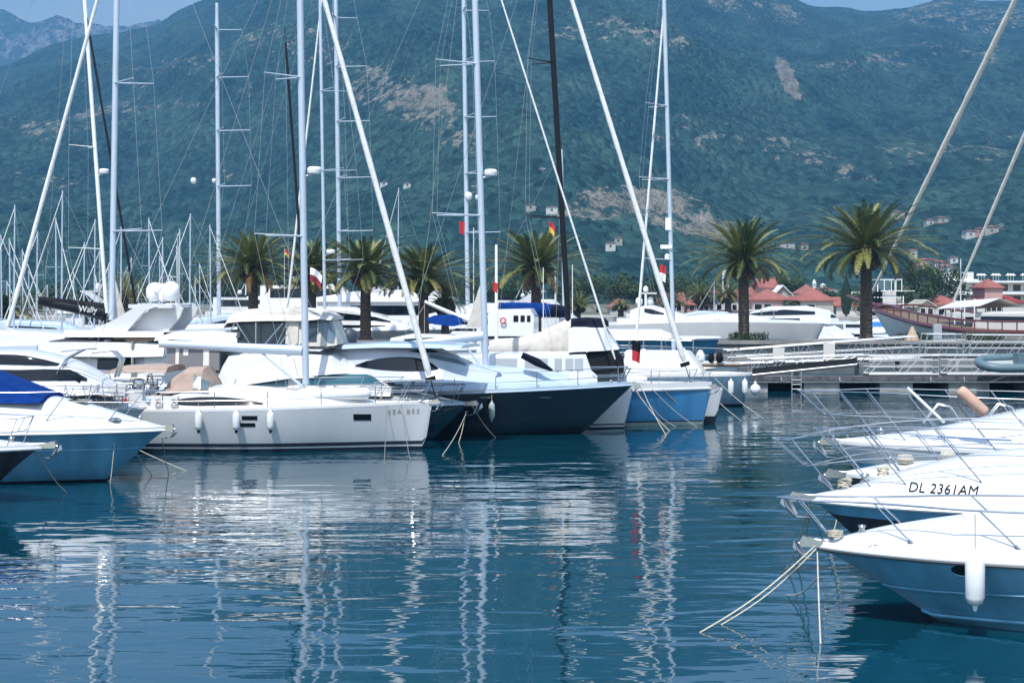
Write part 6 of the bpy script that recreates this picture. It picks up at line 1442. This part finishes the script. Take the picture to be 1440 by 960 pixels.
# ================================================================ fleet of far boats (prototypes, then copies)
def proto_motor(i):
    cols = (gel, gel, silver, gel)
    b = Boat('motor_yacht', 'far', 'motor yacht', (720, HY + 3.3 * 15), 15, (1, 0)); h = b.hh = hull(b, 20, 5, 'motor', 2.4, 2.0, 1.8, .5, bands=[(.2, 1), (9, 0)], mats=(cols[i], antif), ns=30)
    deck(b, h, ((0, .05), (.2, .5), (.5, .5), (1, .3)), gel, toe=.06)
    if i == 0:    # sleek coupe
        bd = body(b, [(-17, 1.9, 3.6, 1.9, 1.5), (-14, 1.9, 4.2, 1.9, 1.3), (-9, 2.0, 4.1, 1.8, 1.3), (-5, 2.1, 2.8, 1.4, .8), (-3.4, 2.2, 2.4, .9, .4)], gel, 'superstructure', r=.4)
        win(b, bd, [(-15, 3.1, 3.5), (-11, 3.0, 3.75), (-7, 2.95, 3.3), (-5.6, 2.8, 2.9)]); win(b, bd, [(-13, 2.3, 2.6), (-6, 2.35, 2.55)])
    elif i == 1:  # flybridge
        bd = body(b, [(-18, 1.9, 4.0, 2.1, 1.9), (-8, 2.0, 4.0, 2.0, 1.8), (-5.4, 2.1, 2.9, 1.6, 1.3)], gel, 'deckhouse', r=.1); win(b, bd, [(-16, 2.8, 3.6), (-8.5, 2.8, 3.6), (-6.6, 2.8, 3.0)])
        fb = body(b, [(-19, 3.95, 4.3, 2.2, 2.1), (-15, 3.95, 4.9, 2.2, 2.0), (-9, 3.95, 4.9, 2.0, 1.7), (-7.4, 3.98, 4.2, 1.6, 1.3)], gel, 'flybridge', r=.15)
        q = MB(); [q.slab([(-14.5, 4.8), (-13.3, 4.8), (-15.4, 6.1), (-16.2, 6.1)], sg * 1.9 - .08, sg * 1.9 + .08) for sg in (-1, 1)]; q.box((-15.6, 0, 6.15), (1.8, 4.0, .14)); q.build('radar_arch', gel, b.root, smooth=0)
        dome(b.root, (-15.6, .8, 6.2), .35, .8); MB().tube([(-15.4, 0, 6.2), (-15.6, 0, 7.8)], .05, 6).build('aerial', whitem, b.root)
    elif i == 2:  # hardtop with dark roof
        bd = body(b, [(-18, 1.9, 3.4, 2.0, 1.8), (-13, 1.9, 4.4, 2.0, 1.4), (-8, 2.0, 4.2, 1.8, 1.3), (-4, 2.2, 2.5, 1.1, .6)], silver, 'superstructure', r=.3); win(b, bd, [(-16, 3.0, 3.1), (-12, 2.9, 3.9), (-8, 2.9, 3.7), (-5.6, 2.7, 2.8)])
    else:         # two deck cruiser
        bd = body(b, [(-18, 1.9, 4.2, 2.2, 2.0), (-7, 2.0, 4.2, 2.0, 1.8), (-4.6, 2.1, 2.6, 1.5, 1.2)], gel, 'deckhouse', r=.08); win(b, bd, [(-16.5, 2.7, 3.7), (-8, 2.7, 3.7), (-6, 2.8, 3.0)])
        up = body(b, [(-17, 4.2, 6.2, 1.9, 1.7), (-9.5, 4.2, 6.2, 1.8, 1.6), (-8, 4.2, 4.8, 1.5, 1.3)], gelw, 'upper_deck', r=.1); win(b, up, [(-16, 4.9, 5.8), (-10, 4.9, 5.8), (-9, 4.9, 5.2)])
        MB().box((-15, 0, 6.35), (5, 3.6, .12)).build('sun_roof', navycan, b.root, smooth=0); MB().tube([(-13, 0, 6.2), (-13, 0, 8.4)], .07, 6).build('aerial', whitem, b.root); dome(b.root, (-14, .6, 6.4), .3, .7)
    return b.root
PM = [proto_motor(i) for i in range(4)]; pu = set()
def put(src, px, D, heading, sc, lab, group, cat=None, mir=False):
    o = src if src not in pu else copy_tree(src); pu.add(src); o.location = (P(px, HY, D).x, D, 0); o.rotation_euler = (0, 0, math.atan2(heading[1], heading[0])); o.scale = (sc, sc, sc); tag(o, lab, cat, group); return o
gm = 'motor yachts moored beyond the palms'
for k, px, D, hd, sc, lab in [(0, 640, 150, (.98, -.15), 1.0, 'white coupe yacht whose long flank shows between the two palm trunks'), (3, 610, 168, (.98, -.1), 1.0, 'two deck white cruiser higher up behind the coupe yacht'), (1, 545, 160, (-.97, .1), .9, 'flybridge yacht with bow turned away behind the dark egg dome'),
        (0, 795, 153, (.97, -.2), .85, 'white coupe yacht behind the blue sail cover'), (1, 760, 166, (.97, -.15), 1.15, 'flybridge yacht whose radar arch rises over the blue sail cover'), (3, 870, 176, (.95, -.3), .75, 'two deck cruiser behind the black folded bimini'),
        (2, 480, 150, (.98, -.15), .8, 'silver hardtop yacht right behind the cream canopy'), (1, 345, 155, (.97, -.1), .9, 'flybridge yacht between the twin domes and the cream canopy'), (0, 330, 168, (-.9, .2), .9, 'coupe yacht facing away behind the first palm'),
        (3, 480, 182, (.97, -.1), .8, 'two deck cruiser far behind the cream canopy'), (2, 215, 120, (.97, -.1), .8, 'silver hardtop yacht low behind the swept white arch'), (0, 110, 115, (-.97, .1), .8, 'white coupe yacht behind the black boom cover'),
        (0, 722, 128, (.97, -.2), .55, 'small coupe boat with teal windows beside the lifebuoy wheelhouse'), (1, 700, 200, (.97, -.2), .7, 'small flybridge yacht by the far quay behind the tilted boom'), (0, 985, 205, (-.97, .1), .9, 'white coupe yacht by the town quay among small palms'), (2, 1085, 215, (.97, -.1), .7, 'silver hardtop boat by the town quay under the red roofs'),
        (3, 60, 160, (.97, -.1), .8, 'two deck cruiser behind the crowd of thin masts')]: put(PM[k], px, D, hd, sc, lab, gm)
def big_T():
    b = Boat('motor_yacht', 'large white motor yacht with sweeping black side line and a domed flybridge', 'motor yacht', (1160, 455), 15.6, (.99, -.1))
    h = b.hh = hull(b, 21, 5.6, 'motor', 1.2, 2.75, 2.4, .5, bands=[(.25, 1), (9, 0)], mats=(gel, antif), a_bow=.55, a_mid=.12); deck(b, h, ((0, .05), (.15, .3), (1, .3)), gel, toe=.06)
    pxwin(b, Hv(h, b), [(1108, 462, 472), (1150, 459, 466)], steelhull, name='shaded_bow_panel', parent=h.obj) if 0 else None
    bd = pxbody(b, [(868, 448, 466), (890, 447, 466), (950, 446, 465), (1000, 441, 462), (1040, 441.5, 460), (1070, 445, 458), (1095, 452, 457)], [2.3]*3 + [2.2, 2.0, 1.6, .9], [2.0]*3 + [1.8, 1.4, .9, .4], gel, 'superstructure', r=.3)
    pxwin(b, bd, [(990, 451, 452), (1010, 449.5, 452.5), (1040, 451, 454), (1066, 453, 455)], glass); pxwin(b, bd, [(885, 457.5, 460.5), (960, 457.5, 462), (1000, 459, 463)], glass)
    fb = pxbody(b, [(886, 437, 449), (900, 431, 448), (920, 430, 448), (945, 437, 447), (965, 443, 446)], 1.7, 1.3, gel, 'flybridge', r=.2); pxwin(b, fb, [(906, 433.5, 439), (916, 434.5, 441.5), (934, 440.5, 442.5)], glass)
    for p, r_ in ((899, .32), (914, .32)): x, z = b.L(p, 429, 0); dome(b.root, (x, -.5 if p < 905 else .5, z), r_, .72)
    x, z = b.L(908, 430, 0); q = MB(); q.tube([(x, 0, z), (x, 0, z + 1.3)], .12, 6); q.box((x + .3, 0, z + 1.15), (1.4, .2, .12)); q.lathe([(.22, 1.3), (.24, 1.6), (.1, 1.8)], (x, 0, z), 10); q.build('radar_mast', whitem, b.root, smooth=0)
    tb = MB(); x, z = b.L(906, 466, -2.0); tb.tube([(x - 1.8, 0, 0), (x - 1.2, 0, 0), (x + 1.0, 0, 0), (x + 1.9, 0, .25)], [.25, .42, .42, .15], 10); o = tb.build('tender', gelw); o.location = b.W(0, -2.3, z + .1); o.rotation_euler = (0, 0, b.a); tag(o, 'covered white tender lying along the side deck of the large motor yacht', 'tender')
    for p in (1018, 1030, 1008): x, z = b.L(p, 482, -2.6); q = MB(); q.tube([(x, -h.side(x, z) - .02, z), (x, -h.side(x, z) + .05, z)], .14, 10); q.build('porthole', blackm, h.obj)
    fender(b, b.L(1035, 475, -2.6)[0], -2.95, H - (466 - HY) / 15.6, 1.3, .2, 'black fender on the flank of the large motor yacht', blackm, knob=False)
    return b
big_T()
def blue_box():
    b = Boat('motor_yacht', 'teal blue sided motor boat with white gunwale moored behind the furled white stay', 'motor yacht', (1012, 474), 20.5, (.99, -.12)); h = b.hh = hull(b, 9.5, 4, 'motor', .8, 2.35, 2.3, .5, mats=(mat('teal_side', (.02, .14, .24), .25, coat=.6, vary=.2, vscale=2),), rail=.09)
    deck(b, h, ((0, .05), (1, .15)), gel); body(b, [(-8, 2.3, 2.9, 1.4, 1.2), (-4, 2.3, 2.9, 1.4, 1.1), (-3, 2.3, 2.5, 1.0, .8)], gel); return b
blue_box()
# small boats with covers between the palms and the schooner
def proto_small(i):
    b = Boat('motor_boat', 'small', 'boat', (720, HY + 4.4 * 12), 12, (1, 0)); h = b.hh = hull(b, 7.5, 2.5, 'motor', 1.1, 1.0, .95, .4, mats=((gel, darkteal, gel)[i],), ns=22, rail=.03); deck(b, h, ((0, .05), (.2, .25), (1, .15)), gel)
    if i == 0: body(b, [(-6.8, 1.0, 1.9, 1.1, .8), (-4, 1.0, 2.3, 1.1, .6), (-2.2, 1.1, 1.4, .8, .3)], mat('boat_cover_white', (.62, .63, .68), .8, vary=.15, vscale=2, bump=.4, bscale=4, bdist=.05), 'boat_cover')
    if i == 1:
        c = body(b, [(-5, 1.0, 2.3, .9, .75), (-3, 1.0, 2.3, .9, .7), (-2.3, 1.05, 1.5, .7, .5)], gel, 'cabin', r=.08); win(b, c, [(-4.7, 1.7, 2.1), (-3, 1.7, 2.1), (-2.6, 1.7, 1.8)])
    if i == 2:
        q = MB(); [q.tube([(x, sg * .9, 1.0), (x, sg * .9, 2.5)], .03, 5) for x in (-5.5, -4.4, -3.3) for sg in (-1, 1)]; q.build('roof_frame', steel, b.root); MB().box((-4.4, 0, 2.55), (2.8, 2.1, .1)).build('sun_roof', gelw, b.root, smooth=0); MB().box((-4.2, 0, 1.3), (.6, .6, .7)).build('console', gelw, b.root, smooth=0)
    return b.root
PS = [proto_small(i) for i in range(3)]
gq = 'small boats moored between the palms and the schooner'
for k, px, D, hd, sc, lab in [(0, 1262, 165, (-.5, -.85), 1.25, 'large lilac white covered boat just right of the tallest palm trunk'), (0, 1200, 178, (.9, -.4), 1.1, 'white covered boat left of the tallest palm trunk'), (1, 1190, 160, (.97, -.2), 1.0, 'dark hulled cabin boat low beside the bow of the large motor yacht'),
        (2, 1140, 200, (.97, -.1), 1.3, 'open boat with white sun roof posts in front of the red hipped roofs'), (2, 1180, 215, (-.97, .1), 1.2, 'open boat with sun roof near the cypress'), (0, 1300, 190, (.9, -.4), 1.1, 'white covered boat beneath the schooner bow'), (1, 1325, 172, (.9, -.45), 1.0, 'cabin boat at the schooner waterline'),
        (0, 1150, 175, (.95, -.3), 1.0, 'covered boat behind the far motor yacht bow'), (2, 1270, 200, (-.9, -.3), 1.0, 'open roofed boat under the schooner bowsprit'), (0, 1220, 205, (-.95, .2), 1.1, 'white covered boat with bow turned away behind the tallest palm'), (1, 1100, 205, (.97, -.1), 1.1, 'dark hulled cabin boat by the pink house'),
        (1, 1245, 188, (.9, -.4), .9, 'cabin boat squeezed behind the lilac white cover'), (0, 1120, 190, (.97, -.2), 1.0, 'covered boat just behind the bow of the domed motor yacht'), (2, 1072, 225, (-.97, .1), 1.1, 'open roofed boat below the pink house'),
        (0, 1165, 232, (.97, .1), 1.1, 'covered boat by the quay below the cypress'), (1, 1205, 238, (.97, -.1), 1.1, 'dark hulled cabin boat by the quay bushes'), (0, 1285, 230, (-.97, -.1), 1.0, 'covered boat by the quay below the stone gabled house'), (0, 1010, 235, (.97, -.1), 1.1, 'covered boat by the quay below the banner tower'),
        (1, 940, 225, (.97, -.1), 1.1, 'dark hulled cabin boat by the quay behind the silver mast'), (0, 1235, 158, (.95, -.3), 1.0, 'covered boat low behind the promenade next to the tallest palm')]: put(PS[k], px, D, hd, sc, lab, gq)
o = MB().box((0, 0, 0), (2.6, 2.0, .5), taper=.6).build('blue_boat_cover', mat('bright_blue_canvas', (.02, .14, .42), .7), loc=(P(1238, HY, 178).x, 178, H - (460 - HY) / (F / 178) + .3), smooth=0); tag(o, 'bright blue canopy patch right of the tallest palm trunk', 'boat cover')
# crowd of thin far masts
def proto_sail(i):
    b = Boat('sailing_yacht', 'far', 'sailing yacht', (720, HY + 4.2 * 20), 20, (1, 0)); h = b.hh = hull(b, 11.5, 3.6, 'sail', .7, 1.15, 1.1, .4, bands=[(.12, 1), (9, 0)], mats=((gel, navy)[i], antif), ns=22); deck(b, h, ((0, .05), (1, .1)), deckm)
    c = body(b, [(-8, 1.1, 1.75, 1.1, .9), (-4.5, 1.15, 1.75, 1.1, .8), (-2.5, 1.2, 1.35, .6, .3)], gelw, 'coachroof'); win(b, c, [(-7.5, 1.4, 1.6), (-4.5, 1.4, 1.6)])
    mo = MB().tube([(-4.7, 0, 1.3), (-4.8, 0, 15.5)], [.085, .06], 8).build('mast', alu, b.root)
    for z in (6, 10.4): MB().tube([(-5.0, -1.0, z + .05), (-4.75, 0, z), (-5.0, 1.0, z + .05)], .03, 5).build('spreader', alu, mo)
    MB().tube([(-4.8, 0, 2.7), (-9, 0, 2.6)], .11, 8).build('boom', alu, b.root); MB().tube([(-4.9, 0, 2.95), (-8.8, 0, 2.8)], [.22, .12], 8).build('sail_cover', (bluecan, cream)[i], b.root)
    MB().tube([(-.3, 0, 1.3), (-4.78, 0, 15.2)], [.05, .035], 6).build('furled_headsail', furl, b.root); MB().tube([(-11.3, 0, 1.2), (-4.8, 0, 15.5)], .012, 4).build('backstay', galv, b.root)
    for sg in (-1, 1): MB().tube([(-4.9, sg * 1.6, 1.2), (-5, sg * 1.0, 6), (-5, sg * 1.0, 10.4), (-4.8, 0, 15.3)], .01, 4).build('shroud', galv, mo)
    return b.root
PL = [proto_sail(0), proto_sail(1)]; rd = random.Random(11)
FL = [(2, 330, 125), (14, 335, 120), (20, 288, 118), (41, 380, 165), (52, 325, 128), (79, 306, 122), (87, 268, 112), (104, 382, 150), (133, 308, 126), (140, 350, 140), (170, 318, 122), (184, 362, 150), (210, 306, 128), (228, 333, 132), (225, 360, 160), (252, 322, 126), (249, 345, 150),
        (267, 300, 118), (296, 316, 130), (281, 370, 160), (66, 400, 170), (32, 350, 140), (560, 264, 205), (118, 340, 135), (152, 372, 155), (240, 385, 170), (1004, 395, 210), (195, 400, 170), (10, 395, 165), (275, 388, 165), (735, 398, 200), (345, 395, 190)]
FX = [f[0] for f in FL if f[0] < 330]
for i, (px, yt, D_) in enumerate(FL):
    want = H - (yt - HY) / F * D_; sc = want / 15.5; hd = (rd.choice([-1, 1]), rd.uniform(-.9, .5)); n = math.hypot(*hd); hd = (hd[0]/n, hd[1]/n)
    xm = P(px, HY, D_).x; src = PL[i % 4 == 3]
    o = src if src not in pu else copy_tree(src); pu.add(src); o.rotation_euler = (0, 0, math.atan2(hd[1], hd[0])); o.scale = (max(.8, sc * .85), max(.8, sc * .85), sc); k = 4.75 * max(.8, sc * .85); o.location = (xm + hd[0] * k, D_ + hd[1] * k, 0)
    lab = f'far sailing yacht with the {ORD[sorted(FX).index(px)]} thin bare mast counted from the left edge' if px < 330 else (
        {560: 'lone thin mast yacht between the furled stay and the palm crowns', 1004: 'small sailing yacht by the town quay next to the banner tower', 735: 'small sailing yacht behind the lifebuoy wheelhouse', 345: 'small sailing yacht behind the first broad palm'}[px])
    tag(o, lab, group='far sailing yachts with thin masts')
# flags
gf = 'flags on masts and poles'
flag('flag', P(436, 376, 92), .8, .75, [whitem, mat('dark_red_cloth', (.2, .02, .03), .8)], 'white and dark red flag hanging by the silver mast', 2, gf, .6)
flag('flag', P(646, 311, 140), .5, 1.0, [red], 'small red flag under a spreader of the superyacht mast with domes', 3, gf, .3)
flag('flag', P(772, 311, 95), .45, .6, [red, yellow], 'dark red and yellow flag beside the black mast', 4, gf, .8)
flag('flag', P(693, 396, 89), .3, .5, [red], 'red pennant on the short white pole mast', 5, gf, .4)
flag('flag', P(889, 478, 62), .35, .75, [blackm, red], 'black and red ensign hanging upright near the silver mast base', 6, gf, .3)
flag('flag', P(400, 351, 130), .45, .4, [red, yellow], 'orange red flag flying in front of the palm crown', 7, gf, .5, staff=4)
flag('flag', P(928, 372, 86), .35, .8, [red, whitem], 'tiny red and white courtesy flag under a spreader of the silver mast', 8, gf, .3)
